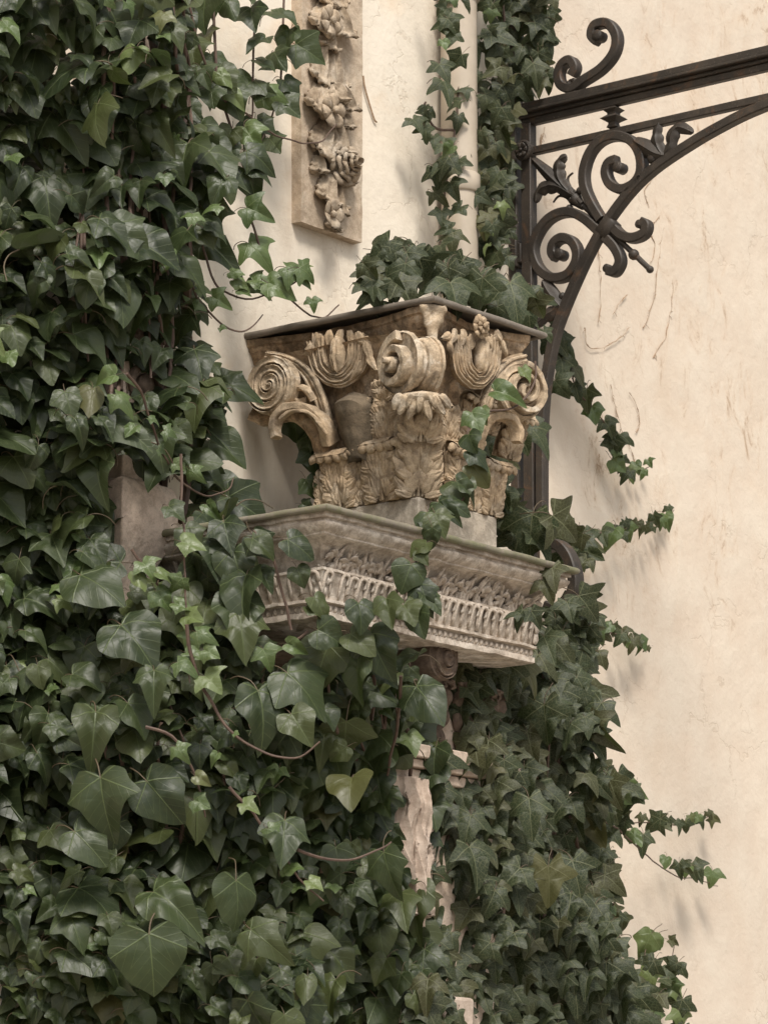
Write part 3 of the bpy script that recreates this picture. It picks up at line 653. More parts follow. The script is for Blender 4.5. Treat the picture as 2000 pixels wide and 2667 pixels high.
# abacus with hollowed sides
def abac(d):
    n = 18; out = []
    h = 0.045
    A, B, C_, D_ = (0.0, YW), (0.0, 0.0), (XL, 0.0), (XL, YW)
    for i in range(n): t = i / (n - 1); out.append(V((h * math.sin(math.pi * min(max((t - 0.04) / 0.9, 0), 1)) ** 0.8 + d, lerp(YW, 0.045 + d, t), 0)))
    for i in range(n): t = i / (n - 1); out.append(V((lerp(0.045 + d, XL - 0.045 - d, t), h * math.sin(math.pi * t) ** 0.8 + d, 0)))
    for i in range(n): t = i / (n - 1); out.append(V((XL - d - h * math.sin(math.pi * t) ** 0.8, lerp(0.045 + d, YW, t), 0)))
    return out
mb = MB(); prof = [(0.006, ab_top), (0.006, ab_top - 0.018), (0.013, ab_top - 0.022), (0.014, ab_top - 0.030), (0.022, ab_top - 0.040), (0.030, ab_bot + 0.01), (0.034, ab_bot), (0.07, ab_bot - 0.003)]
rings = [[p + V((0, 0, z)) for p in abac(d)] for d, z in prof]; m_ = len(rings[0])
mb.add([p for r_ in rings for p in r_], [(k * m_ + i, k * m_ + i + 1, (k + 1) * m_ + i + 1, (k + 1) * m_ + i) for k in range(len(prof) - 1) for i in range(m_ - 1)])
mb.weather(0.003, 28); abo = mb.build('abacus', 'capital', cap)
# metal sheet with rolled edge on top
def rect_run(x0, y0, x1, prof, z, n=30):
    mb = MB(); rings = []
    for d, h in prof:
        pts = [V((x0 - d, lerp(YW + 0.01, y0 - d, i / n), z + h)) for i in range(n)] + [V((lerp(x0 - d, x1 + d, i / n), y0 - d, z + h)) for i in range(n)] + [V((x1 + d, lerp(y0 - d, YW + 0.01, i / n), z + h)) for i in range(n + 1)]
        rings.append(pts)
    m = len(rings[0]); mb.add([p for r_ in rings for p in r_], [(k * m + i, k * m + i + 1, (k + 1) * m + i + 1, (k + 1) * m + i) for k in range(len(prof) - 1) for i in range(m - 1)])
    return mb
mb = rect_run(0, 0, XL, [(-0.03, 0.008), (-0.004, 0.008)] + [(-0.001 + 0.0095 * math.sin(R(a)), -0.002 + 0.0095 * math.cos(R(a))) for a in range(0, 241, 30)], ZC); mb.weather(0.0024, 8)
mb.build('metal_edge', 'lead', cap)
tp = MB(); tp.grid(lambda u, v: V((lerp(0.0, XL, u), lerp(0.0, YW + 0.01, v), ZC + 0.0035 + 0.02 * 0 + 0.002 * noise.noise(V((u * 9, v * 7, 0))))), 20, 20); tp.build('metal_sheet', 'lead', cap)
# corner horn of the abacus
out45 = V((-1, -1, 0)).normalized(); lat45 = V((1, -1, 0)).normalized()
def horn(u, v):
    t = v * 2 - 1; z = lerp(ab_top - 0.002, ab_bot - 0.035, u); w = lerp(0.034, 0.015, sstep(0.1, 0.8, u)) * (1 + 0.25 * noise.noise(V((u * 5, t, 0))))
    p = V((0.016, 0.016, z)) + lat45 * (t * w) + out45 * (0.012 * (1 - t * t) - 0.012 * u)
    return p + noise.noise_vector(p * 40) * 0.006
mb = MB(); mb.grid(horn, 18, 11); mb.build('abacus_horn', 'volute', abo, solid=0.03)
# volutes: the left one against the wall, the corner scroll, the right one
nX = V((-1, 0, 0))
lv = onX(705, 1002, -0.055)
volute_mb(lv, V((0, -1, 0)), Z1, nX, 0.080, 3.0, 0.026, 0.011, 0.004, 1, 90, gw=0.08).build('volute', 'volute', cap); vpar = bpy.data.objects[-1] if False else S.collection.objects[-1]
pth = [onX(q[0], q[1], -0.045 + 0.085 * i / 6) for i, q in enumerate(((695, 925), (742, 934), (784, 958), (812, 992), (832, 1034), (846, 1082), (853, 1130)))]
ribbon(smooth_path(pth, 5), [lerp(0.007, 0.0165, min(1, i / 16)) for i in range(31)], 0.011, nX).weather(0.0016, 60).build('volute_stem', 'volute', vpar, solid=0.012)
rvn = (V((0, -1, 0)) * math.cos(R(14)) + nX * math.sin(R(14))); rve = Z1.cross(rvn) * -1
rv = onY(1366, 1016, -0.02)
scroll_band(rv, rve, Z1, rvn, 0.072, 0.012, 2.0, 0.014, 0.0085, 0.014, 1 if rve.dot(RT) < 0 else -1, 90).build('volute', 'volute', cap)
volute_mb(rv - rvn * 0.014, rve, Z1, rvn, 0.078, 2.4, 0.02, 0.008, 0.010, 1 if rve.dot(RT) < 0 else -1, 90).build('volute', 'volute', cap)
pth = [onY(q[0], q[1], 0.010 + 0.02 * i / 5) for i, q in enumerate(((1368, 940), (1330, 950), (1302, 975), (1282, 1005), (1268, 1040), (1262, 1075)))]
ribbon(smooth_path(pth, 5), 0.018, 0.011, nY).weather(0.0012, 60).build('volute_stem', 'volute', cap, solid=0.02)
# corner scroll: spiral cheek, waisted barrel, second cheek
ax = (RT * 0.81 + HD * 0.59).normalized(); cc = atD(1042, 945, 9.44); f1 = ax.cross(Z1).normalized()
hd_ = 1 if f1.dot(RT) > 0 else -1
scroll_band(cc, f1, Z1, -ax, 0.072, 0.010, 1.75, 0.030, 0.0125, 0.020, hd_, 85).build('volute', 'volute', cap)
mb = MB(); mb.tube([cc + ax * 0.012, cc + ax * 0.004], 0.080, 40); mb.tube([cc, cc - ax * 0.030, cc - ax * 0.058], [0.016, 0.012, 0.007], 10); mb.weather(0.002, 60).build('scroll_cheek', 'volute', cap)
bp = [(-0.004, 0.080), (0.002, 0.085), (0.012, 0.084), (0.016, 0.075), (0.020, 0.072), (0.030, 0.068), (0.036, 0.068), (0.038, 0.060), (0.043, 0.060), (0.045, 0.069), (0.054, 0.072), (0.064, 0.077), (0.070, 0.080), (0.072, 0.073), (0.076, 0.073), (0.078, 0.081), (0.086, 0.082)]
mb = MB(); mb.grid(lambda u, v: cc + ax * bp[int(round(v * (len(bp) - 1)))][0] + (f1 * math.cos(2 * math.pi * u) + Z1 * math.sin(2 * math.pi * u)) * bp[int(round(v * (len(bp) - 1)))][1], 60, len(bp), cu=True)
mb.weather(0.002, 50); brl = mb.build('scroll_barrel', 'volute', cap)
volute_mb(cc + ax * 0.084, f1, Z1, ax, 0.079, 2.3, 0.02, 0.010, 0.02, 1, 80).build('volute', 'volute', cap)
# drooping leaf under the corner scroll, tall corner leaf, flanking and lower rings of leaves
def cleaf(o_, lat, out, h, w, **k): return acanthus2(o_, lat, out, h, w, **k).build('acanthus_leaf', 'leafstone', cap)
cleaf(V((0.078, 0.114, CZ0)), lat45, out45, 0.225, 0.088, pairs=4, lean=0.17, curl=0.4, s0=0.95, seed=2, lip=False, relief=0.017)
cleaf(V((0.046, 0.082, CZ0 + 0.140)), lat45, out45, 0.092, 0.082, pairs=1, lean=0.40, curl=2.9, s0=0.50, seed=5, relief=0.016)
dc = atD(1098, 1032, 9.40); mb = MB()
for k, (a, ang, ln, hw) in enumerate(((-0.050, 222, 44, 14), (-0.034, 205, 56, 14), (-0.014, 190, 64, 14), (0.008, 176, 66, 14), (0.030, 160, 58, 14), (0.048, 142, 44, 13), (-0.022, 214, 40, 11), (0.020, 150, 40, 11), (-0.003, 182, 46, 12))):
    finger(mb, lambda a_, s_, h: dc + RT * a_ + Z1 * s_ - HD * (h - 0.35 * abs(s_)), a, 0.004, R(ang), ln * MM, hw * MM, 0.012, 0.004 + 0.004 * (k > 5), R(jit(14)), 9, 7, seed=k)
mb.blob(dc + HD * 0.012, (RT * 0.058, HD * 0.03, Z1 * 0.016), 16, 8)
mb.weather(0.002, 60).build('acanthus_leaf', 'volute', cap)
def face_leaf(face, px, py0, h, w, off=0.0, **k):
    if face == 'l': o_ = onX(px, py0, bx0 - off); lat, out = Y1 * -1, nX
    else: o_ = onY(px, py0, by0 - off); lat, out = X1, nY
    o_.z = CZ0 if py0 > 1270 else o_.z
    return cleaf(o_, lat, out, h, w, **k)
face_leaf('l', 1018, 1190, 0.150, 0.076, 0.016, pairs=4, lean=0.20, curl=0.5, s0=0.9, seed=8, lip=False, relief=0.018)
face_leaf('l', 972, 1160, 0.135, 0.056, 0.012, pairs=4, lean=0.20, curl=0.5, s0=0.9, seed=28, lip=False, relief=0.017)
face_leaf('l', 1010, 1075, 0.095, 0.050, 0.034, pairs=3, lean=0.25, curl=0.5, s0=0.9, seed=48, lip=False, relief=0.016)
face_leaf('l', 860, 1200, 0.120, 0.050, 0.012, pairs=3, lean=0.25, curl=0.5, s0=0.9, seed=58, lip=False, relief=0.015)
face_leaf('r', 1212, 1190, 0.160, 0.080, 0.014, pairs=4, lean=0.26, curl=2.8, s0=0.72, seed=9, relief=0.017)
face_leaf('r', 1318, 1195, 0.120, 0.070, 0.010, pairs=3, lean=0.32, curl=2.8, s0=0.68, seed=19, relief=0.016)
face_leaf('r', 1150, 1180, 0.135, 0.066, 0.012, pairs=4, lean=0.22, curl=0.5, s0=0.9, seed=39, lip=False, relief=0.017)
face_leaf('r', 1265, 1130, 0.110, 0.056, 0.020, pairs=3, lean=0.26, curl=0.5, s0=0.9, seed=69, lip=False, relief=0.016)
face_leaf('l', 893, 1310, 0.152, 0.084, 0.008, pairs=5, lean=0.16, curl=3.2, s0=0.72, seed=11, relief=0.018)
face_leaf('l', 1003, 1310, 0.160, 0.090, 0.012, pairs=5, lean=0.14, curl=3.0, s0=0.74, seed=12, relief=0.018)
acanthus2(V((bx0 + 0.04, 0.40, CZ0)), V((-0.7, -0.7, 0)), V((-0.7, 0.7, 0)), 0.150, 0.076, lean=0.17, curl=3.2, s0=0.72, seed=13, relief=0.016).build('acanthus_leaf', 'leafstone', cap)
face_leaf('r', 1180, 1310, 0.158, 0.086, 0.012, pairs=5, lean=0.16, curl=3.0, s0=0.74, seed=14, relief=0.018)
face_leaf('r', 1270, 1310, 0.145, 0.076, 0.008, pairs=5, lean=0.17, curl=3.0, s0=0.74, seed=15, relief=0.017)
for (px, fc, w) in ((947, 'l', 0.056), (850, 'l', 0.046), (1052, 'l', 0.044), (1122, 'r', 0.048), (1228, 'r', 0.052)):
    face_leaf(fc, px, 1310, 0.118, w, 0.004, pairs=4, lean=0.08, curl=0.3, s0=0.9, seed=px % 31, lip=False, relief=0.015)
# broken-off patch: bare weathered drum
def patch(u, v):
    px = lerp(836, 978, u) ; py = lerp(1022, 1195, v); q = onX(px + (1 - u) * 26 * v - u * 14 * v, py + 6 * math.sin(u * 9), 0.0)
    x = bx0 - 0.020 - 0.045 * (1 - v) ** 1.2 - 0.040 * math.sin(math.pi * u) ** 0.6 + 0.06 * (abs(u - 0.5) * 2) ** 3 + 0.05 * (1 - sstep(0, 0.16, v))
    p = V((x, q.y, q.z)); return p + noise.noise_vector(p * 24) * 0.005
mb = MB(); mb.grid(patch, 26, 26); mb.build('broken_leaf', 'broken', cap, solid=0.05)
# curled leaf tips below the volutes
def bar(pts, rad, name, mat, parent, fn, sides=10, flat=None, sub=5, upv=None, seed=0):
    mb = MB(); p = smooth_path([fn(*q) for q in pts], sub); n = len(p)
    rl = [lerp(rad[0], rad[1], i / (n - 1)) for i in range(n)] if isinstance(rad, tuple) else rad
    mb.tube(p, rl, sides, flat, upv=upv)
    if mat not in ('iron',): mb.weather(0.003, 45, seed)
    return mb.build(name, mat, parent)
lx = lambda px, py, x=-0.012: onX(px, py, x); ry = lambda px, py, y=-0.012: onY(px, py, y)
bar([(721, 1140, -0.06), (716, 1118, -0.06), (719, 1096, -0.055), (732, 1076, -0.05), (756, 1062, -0.04), (787, 1060, -0.03), (814, 1072, -0.015), (837, 1094, 0.0), (852, 1120, 0.012), (862, 1155, 0.03)], (0.0085, 0.0135), 'curled_leaf', 'leafstone', cap, lx, 12, flat=(1, 2.0), upv=nX)
bar([(728, 1090, -0.075), (752, 1072, -0.065), (787, 1070, -0.05), (812, 1082, -0.035), (834, 1104, -0.02), (848, 1130, -0.005)], (0.004, 0.006), 'leaf_rib', 'leafstone', cap, lx, 8)
bar([(655, 1075, -0.03), (690, 1090, -0.01), (730, 1080, 0.0), (780, 1080, 0.01), (830, 1130, 0.03), (850, 1200, 0.05)], (0.020, 0.028), 'stalk', 'capital', cap, lx, 12)
bar([(1345, 1152, -0.03), (1348, 1122, -0.03), (1330, 1094, -0.02), (1300, 1084, -0.01), (1268, 1094, 0.01), (1245, 1130, 0.03), (1228, 1190, 0.06)], (0.008, 0.013), 'curled_leaf', 'leafstone', cap, ry, 12, flat=(1, 1.8), upv=nY)
bar([(772, 1000, -0.03), (764, 1030, -0.03), (777, 1045, -0.02), (797, 1042, -0.01)], (0.005, 0.010), 'leaf_sprig', 'leafstone', cap, lx)
bar([(774, 1012, -0.03), (790, 1010, -0.03), (806, 1024, -0.02), (815, 1042, -0.01)], (0.008, 0.012), 'leaf_sprig', 'leafstone', cap, lx)
# bud with nested U bands in the middle of each face
def tulip(fn, nrm, cx, cy, k, seed):
    for (w, y0, y1, wd) in ((1.0, -52, 68, 0.0085), (0.70, -45, 52, 0.0085), (1.28, -30, 76, 0.007)):
        hw = 58 * k * w
        pts = [(cx - hw, cy + y0), (cx - hw * 0.98, cy + y0 * 0.2), (cx - hw * 0.82, cy + y1 * 0.55), (cx - hw * 0.35, cy + y1 * 0.95), (cx, cy + y1 * 1.02), (cx + hw * 0.35, cy + y1 * 0.93), (cx + hw * 0.78, cy + y1 * 0.5), (cx + hw * 0.92, cy + y0 * 0.2), (cx + hw * 0.95, cy + y0)]
        p = smooth_path([fn(a, b) + nrm * (0.022 - 0.012 * w) for a, b in pts], 4)
        ribbon(p, wd, 0.015, nrm).weather(0.0022, 60, seed).build('scroll_band', 'leafstone', cap, solid=0.012)
    b = MB(); c = fn(cx + 4, cy + 4) + nrm * 0.022; lat = Z1.cross(nrm)
    for sgn in (-1, 1): b.blob(c + lat * (0.009 * sgn), (lat * 0.014, Z1 * 0.047, nrm * 0.02), 14, 12)
    b.blob(c, (lat * 0.010, Z1 * 0.052, nrm * 0.024), 12, 10); b.weather(0.003, 60, seed); b.build('bud', 'leafstone', cap)
tulip(lambda a, b: onX(a, b, 0.022), nX, 890, 922, 1.0, 1.0)
tulip(lambda a, b: onY(a, b, 0.022), nY, 1233, 926, 0.78, 2.0)
# leaf fringe and flower above the buds, on the abacus
def fringe(fn, lat, nrm, items):
    for i, (px, py, a, ln, hw) in enumerate(items):
        c = fn(px, py); mb = MB(); finger(mb, lambda a_, s_, h: c + lat * a_ + Z1 * s_ + nrm * h, 0, 0, R(a), ln * MM, hw * MM, 0.011, 0.006, R(jit(25)), 9, 7, seed=i); mb.weather(0.003, 50, i); mb.build('leaf', 'leafstone', cap)
fringe(lambda a, b: onX(a, b, 0.012), V((0, -1, 0)), nX, ((818, 893, 205, 42, 11), (838, 868, 195, 48, 12), (862, 860, 175, 52, 13), (890, 858, 185, 58, 14), (915, 862, 170, 50, 12), (935, 866, 160, 56, 14), (956, 878, 172, 74, 14), (962, 905, 178, 76, 12), (944, 940, 190, 56, 10), (850, 900, 215, 34, 9), (815, 905, 230, 40, 9)))
fringe(lambda a, b: onY(a, b, 0.008), X1, nY, ((1165, 868, 215, 40, 12), (1180, 858, 190, 46, 13), (1200, 858, 170, 44, 13), (1222, 872, 185, 40, 12), (1262, 872, 160, 46, 12), (1285, 860, 140, 46, 12), (1165, 880, 190, 52, 9), (1300, 885, 170, 50, 10)))
petal_flower(onY(1243, 852, -0.012), X1, Z1, nY, 0.034, 8, 0.2, layers=2, cup=0.4).weather(0.002, 60).build('flower', 'leafstone', cap, solid=0.004)

# ------------------------------------------------------------------ left pier with its corbel
pier = thing('corbelled_pier', 'pinkish rendered pier with a tapering corbel, half buried in ivy', 'pier', (-0.75, 0.45, 0))
PYF = 0.41
pc = onY(320, 1262, PYF); wdx = (onY(466, 1300, PYF) - pc).x
def sect(d, z): return [V((pc.x + d, YW + 0.01, z)), V((pc.x + d, PYF + d, z)), V((pc.x + wdx - d, PYF + d, z)), V((pc.x + wdx - d, YW + 0.01, z))]
zt = pc.z; prof = [(0.035, zt + 1.9), (0.035, zt + 0.03), (0.012, zt + 0.026), (0.0, zt), (0.0, zt - 0.085), (0.004, zt - 0.10), (0.012, zt - 0.125), (0.028, zt - 0.16), (0.045, zt - 0.20), (0.055, zt - 0.24), (0.058, zt - 0.30), (0.058, 0.0)]
mb = MB(); rings = [sect(d, z) for d, z in prof]
mb.add([p for r_ in rings for p in r_], [(k * 4 + i, k * 4 + i + 1, (k + 1) * 4 + i + 1, (k + 1) * 4 + i) for k in range(len(prof) - 1) for i in range(3)])
mb.build('corbel', 'pier', pier, sharp=25, bevel=0.004)
mb = MB()
for (a, b, c_, d_) in ((240, 945, 290, 962), (240, 970, 300, 985), (240, 1010, 330, 1022), (300, 945, 330, 1040)):
    p, q = onY(a, d_, PYF), onY(c_, b, PYF); mb.box((min(p.x, q.x), PYF + 0.008, min(p.z, q.z)), (max(p.x, q.x), PYF + 0.06, max(p.z, q.z)))
mb.build('carved_fret', 'dark_relief', pier, bevel=0.004)
c = onY(378, 1000, PYF + 0.025); mb = MB(); mb.tube([c + X1 * (0.05 * math.cos(a)) + Z1 * (0.044 * math.sin(a)) for a in [R(12 * i) for i in range(31)]], 0.011, 8); mb.blob(c, (X1 * 0.028, Z1 * 0.028, nY * 0.02)); mb.weather(0.002, 50).build('roundel', 'dark_relief', pier)
for i, (px, py) in enumerate(((310, 560), (420, 640), (330, 780), (360, 900))):
    acanthus_mb(onY(px, py, PYF + 0.04), X1, nY, 0.10, 0.05, ns=24, nt=17, seed=i).build('acanthus_leaf', 'dark_relief', pier, solid=0.01)

# ------------------------------------------------------------------ iron gate
XG = 1.225
gate = thing('iron_gate', 'dark wrought iron gate frame with scrolls, leaves and an arched bar', 'gate', (XG, 0.3, 0))
def gz(zx, zy): return (1200 + zx / 2.72, 190 + zy / 2.72)     # measured on an enlarged crop of the photograph
def gp(px, py, dx=0.0): return onX(px, py, XG + dx)
def gb(zpts, rad, name, flat=None, dx=0.0, sides=10, sub=6): return bar([gz(*q) for q in zpts], rad, name, 'iron', gate, lambda a, b: gp(a, b, dx), sides, flat, sub, upv=X1 if flat else None)
ypost = gp(1379, 700).y; yflat = gp(1321, 700).y
mb = MB(); mb.box((XG - 0.017, ypost - 0.018, 0), (XG + 0.017, ypost + 0.018, gp(1379, 320).z)); mb.build('post', 'iron', gate, bevel=0.003)
mb = MB(); mb.box((XG - 0.012, YW - 0.03, 0), (XG + 0.03, YW + 0.001, 5.6)); mb.build('wall_bar', 'iron', gate, bevel=0.003)
zc = gp(1340, 665).z
mb = MB(); mb.box((XG - 0.02, ypost + 0.018, zc - 0.03), (XG + 0.014, YW - 0.031, zc + 0.03)); mb.box((XG - 0.028, ypost + 0.03, zc - 0.042), (XG + 0.018, ypost + 0.045, zc + 0.042)); mb.build('clamp', 'iron', gate, bevel=0.003)
zr = gp(1379, 328).z; yend = gp(2300, 100).y - 0.6
mb = MB()
mb.box((XG - 0.012, yend, zr), (XG + 0.012, ypost + 0.022, zr + 0.022)); mb.box((XG - 0.020, yend, zr + 0.0221), (XG + 0.020, ypost + 0.026, zr + 0.034)); mb.box((XG - 0.036, yend, zr + 0.0341), (XG + 0.036, ypost + 0.030, zr + 0.044)); mb.box((XG - 0.028, yend, zr + 0.0441), (XG + 0.028, ypost + 0.027, zr + 0.068))
mb.build('top_rail', 'iron', gate, bevel=0.003)
z2 = gp(1395, 402).z
mb = MB(); mb.box((XG - 0.013, yend, z2), (XG + 0.013, ypost - 0.0185, z2 + 0.024)); mb.build('middle_rail', 'iron', gate, bevel=0.003)
yb = gp(1598, 300).y
for yk in (yb, yb - 0.62):
    mb = MB(); pr = [(0.008, 0.0), (0.016, 0.004), (0.012, 0.012), (0.012, 0.016), (0.030, 0.026), (0.014, 0.036), (0.014, 0.040), (0.024, 0.048), (0.012, 0.056)]
    hh = (zr - z2 - 0.024) / 0.056
    vs = []; 
    for r_, z in pr: vs += [V((XG + sx * r_, yk + sy * r_, z2 + 0.024 + z * hh)) for sx, sy in ((1, 1), (1, -1), (-1, -1), (-1, 1))]
    mb.add(vs, [(k * 4 + i, k * 4 + (i + 1) % 4, (k + 1) * 4 + (i + 1) % 4, (k + 1) * 4 + i) for k in range(len(pr) - 1) for i in range(4)]); mb.build('spacer', 'iron', gate, sharp=20)
# arched bar
ap = [(2250, 190), (2100, 235), (1960, 288), (1870, 333), (1800, 374), (1715, 431), (1650, 490), (1588, 570), (1545, 642), (1507, 720), (1474, 797), (1450, 862), (1434, 930), (1421, 1010), (1414, 1100), (1412, 1200), (1412, 1372)]
mb = MB(); mb.tube(smooth_path([gp(*q) for q in ap], 6), 1.0, flat=(0.014, 0.017), upv=X1); mb.build('arch_bar', 'iron', gate)
SC = (0.0145, 0.017)
def scroll(zpts, name='scroll', rad=1.0, end=None, er=0.017, flat=SC, dx=0.0):
    sc_ = gb(zpts, rad, name, flat=flat, dx=dx)
    if end:
        c = gp(*gz(*end), dx); mb = MB(); mb.tube([c - X1 * (er * 1.15), c - X1 * er, c + X1 * er, c + X1 * (er * 1.15)], [er * 0.85, er, er, er * 0.85], 16); mb.build('scroll_eye', 'iron', sc_, sharp=50)
scroll([(1000, 1040), (935, 930), (885, 810), (880, 690), (925, 560), (1005, 475), (1110, 445), (1215, 480), (1275, 570), (1285, 690), (1240, 780), (1150, 825), (1070, 790), (1035, 710), (1055, 640), (1110, 615)], end=(1130, 672))
scroll([(985, 1120), (880, 1030), (770, 985), (650, 1020), (560, 1120), (515, 1250), (555, 1380), (650, 1450), (755, 1435), (820, 1350), (830, 1260), (790, 1190), (720, 1170), (665, 1210), (655, 1270), (680, 1310)], end=(712, 1288))
scroll([(1075, 1080), (1140, 1145), (1220, 1170), (1300, 1140), (1322, 1080), (1285, 1055)], end=(1276, 1072), er=0.013)
scroll([(1030, 1165), (1100, 1240), (1135, 1330), (1100, 1405), (1050, 1400)], end=(1046, 1386), er=0.013)
gb([(850, 920), (1100, 1160), (1340, 1390)], 0.0085, 'stem')
gb([(905, 905), (990, 1000), (1080, 1090)], 0.007, 'stem', dx=0.004); gb([(830, 990), (930, 1075), (1020, 1160)], 0.007, 'stem', dx=0.004)
for (q, r_) in (((1225, 1285), 0.0165), ((1340, 1390), 0.0115), ((845, 832), 0.012), ((770, 957), 0.012), ((1360, 605), 0.017), ((1225, 790), 0.011), ((815, 1375), 0.011), ((1010, 1085), 0.011), ((720, 1580), 0.012)):
    mb = MB(); mb.blob(gp(*gz(*q), -0.004), (X1 * r_, Y1 * r_, Z1 * r_), 14, 10); mb.build('ball', 'iron', gate)
c1, c2 = gp(*gz(1035, 1085), 0), gp(*gz(1075, 1125), 0); d = (c2 - c1).normalized(); a_ = d.cross(X1)
mb = MB(); mb.tube([c1 - d * 0.016, c1 + d * 0.03], 1.0, flat=(0.030, 0.018), upv=X1); mb.build('collar', 'iron', gate)
mb = MB(); p = [gp(*gz(*q)) for q in ((870, 950), (835, 915), (810, 890))]; mb.tube(p, [0.010, 0.016, 0.022], 12); mb.build('collar', 'iron', gate)
def iron_leaf(zpts, wid, dx=-0.004, lob=0, cup=0.4, name='leaf'):
    """forged leaf: a cupped blade along a path in the gate's plane; wid in metres, fat in the middle"""
    wid *= 1.35; p = smooth_path([gp(*gz(*q), dx) for q in zpts], 6); n = len(p); mb = MB()
    def f(u, v):
        i = min(int(round(u * (n - 1))), n - 1); t = (p[min(i + 1, n - 1)] - p[max(i - 1, 0)]).normalized(); a = t.cross(X1); s = v * 2 - 1
        w = wid * (0.25 + 0.75 * math.sin(math.pi * (0.12 + 0.83 * u)) ) * (1 - (0.22 * (1 - abs(math.sin(math.pi * u * lob))) if lob else 0)) * (1 if u < 0.98 else 0.35)
        return p[i] + a * (s * w) - X1 * (w * cup * (1 - s * s) + 0.004 * math.exp(-(s / 0.15) ** 2)) 
    mb.grid(f, n, 11); return mb.build(name, 'iron', gate, solid=0.006)
iron_leaf([(770, 850), (690, 775), (600, 690), (505, 600)], 0.0155, cup=0.6)
iron_leaf([(775, 845), (715, 770), (695, 690), (712, 620), (755, 590)], 0.019, lob=4, dx=-0.008); iron_leaf([(790, 860), (695, 805), (615, 805), (555, 845), (535, 920)], 0.019, lob=4, dx=-0.008)
gb([(815, 850), (770, 800), (760, 740), (795, 705)], (0.006, 0.003), 'tendril'); gb([(790, 925), (750, 880), (695, 870), (655, 915)], (0.006, 0.003), 'tendril')
gb([(860, 925), (760, 830), (680, 770)], 0.008, 'stem', dx=-0.008)
iron_leaf([(1235, 480), (1320, 530), (1400, 575), (1470, 590)], 0.020, cup=0.7)
iron_leaf([(1440, 590), (1400, 510), (1390, 430), (1410, 350)], 0.018, lob=3, dx=-0.008); iron_leaf([(1440, 590), (1490, 520), (1505, 440), (1550, 385), (1650, 420)], 0.019, lob=3, dx=-0.008)
iron_leaf([(1400, 570), (1360, 600), (1380, 640)], 0.012)
iron_leaf([(590, 1470), (630, 1540), (690, 1620), (720, 1660)], 0.018, cup=0.6); iron_leaf([(720, 1600), (670, 1680), (600, 1730), (530, 1800)], 0.018, lob=3); iron_leaf([(690, 1640), (640, 1600), (590, 1610), (560, 1640)], 0.012)
# rosette on the post
c = gp(*gz(440, 545), -0.03); mb = MB(); mb.tube([c + Y1 * (0.024 * math.cos(a)) + Z1 * (0.027 * math.sin(a)) for a in [R(15 * i) for i in range(25)]], 0.006, 8, caps=False); mb.tube([c + X1 * 0.004, c + X1 * 0.03], 0.026, 20); ros = mb.build('rosette', 'iron', gate)
petal_flower(c, Y1, Z1, nX, 0.022, 6, 0.0, cup=0.6).build('rosette_flower', 'iron', ros, solid=0.003)
# scroll above the rail and the one by the cornice
scroll([(790, 20), (815, -40), (780, -90), (725, -60), (700, 10), (720, 85), (790, 110), (880, 50), (1000, -30), (1090, -140), (1110, -260), (1050, -350), (960, -340), (935, -270), (975, -225)], end=(985, -262)); iron_leaf([(760, 60), (800, 90), (840, 40)], 0.016)
bar([(1425, 1425), (1455, 1420), (1482, 1448), (1497, 1492), (1498, 1535), (1480, 1570), (1455, 1590), (1425, 1580)], 1.0, 'scroll', 'iron', gate, lambda a, b: gp(a, b, -0.25), flat=(0.016, 0.022), upv=X1)
# ------------------------------------------------------------------ ivy leaves
OUT = {
    'broad': [(0, 0), (.05, -.05), (.16, -.13), (.32, -.15), (.46, -.06), (.54, .10), (.56, .27), (.50, .43), (.40, .57), (.28, .72), (.13, .87), (0, .95)],
    'oval': [(0, 0), (.06, -.06), (.16, -.13), (.29, -.13), (.40, -.05), (.455, .08), (.475, .22), (.44, .38), (.34, .56), (.22, .74), (.10, .90), (0, 1)],
    'wide': [(0, 0), (.06, -.07), (.18, -.15), (.32, -.14), (.43, -.04), (.49, .10), (.57, .24), (.66, .40), (.50, .45), (.38, .52), (.28, .66), (.15, .84), (.06, .95), (0, 1.03)],
    'lobe': [(0, 0), (.06, -.07), (.18, -.14), (.31, -.14), (.40, -.05), (.46, .08), (.54, .22), (.60, .33), (.47, .40), (.36, .50), (.26, .66), (.14, .84), (.05, .95), (0, 1.0)],
    'star': [(0, 0), (.05, -.06), (.14, -.19), (.30, -.30), (.37, -.16), (.42, -.03), (.56, .04), (.76, .22), (.55, .30), (.36, .36), (.29, .48), (.22, .66), (.11, .88), (0, 1.0)],
    'star_b': [(0, 0), (.05, -.06), (.16, -.16), (.30, -.22), (.38, -.10), (.45, .02), (.60, .14), (.70, .33), (.50, .36), (.35, .43), (.28, .54), (.20, .72), (.09, .91), (0, 1.0)],
}
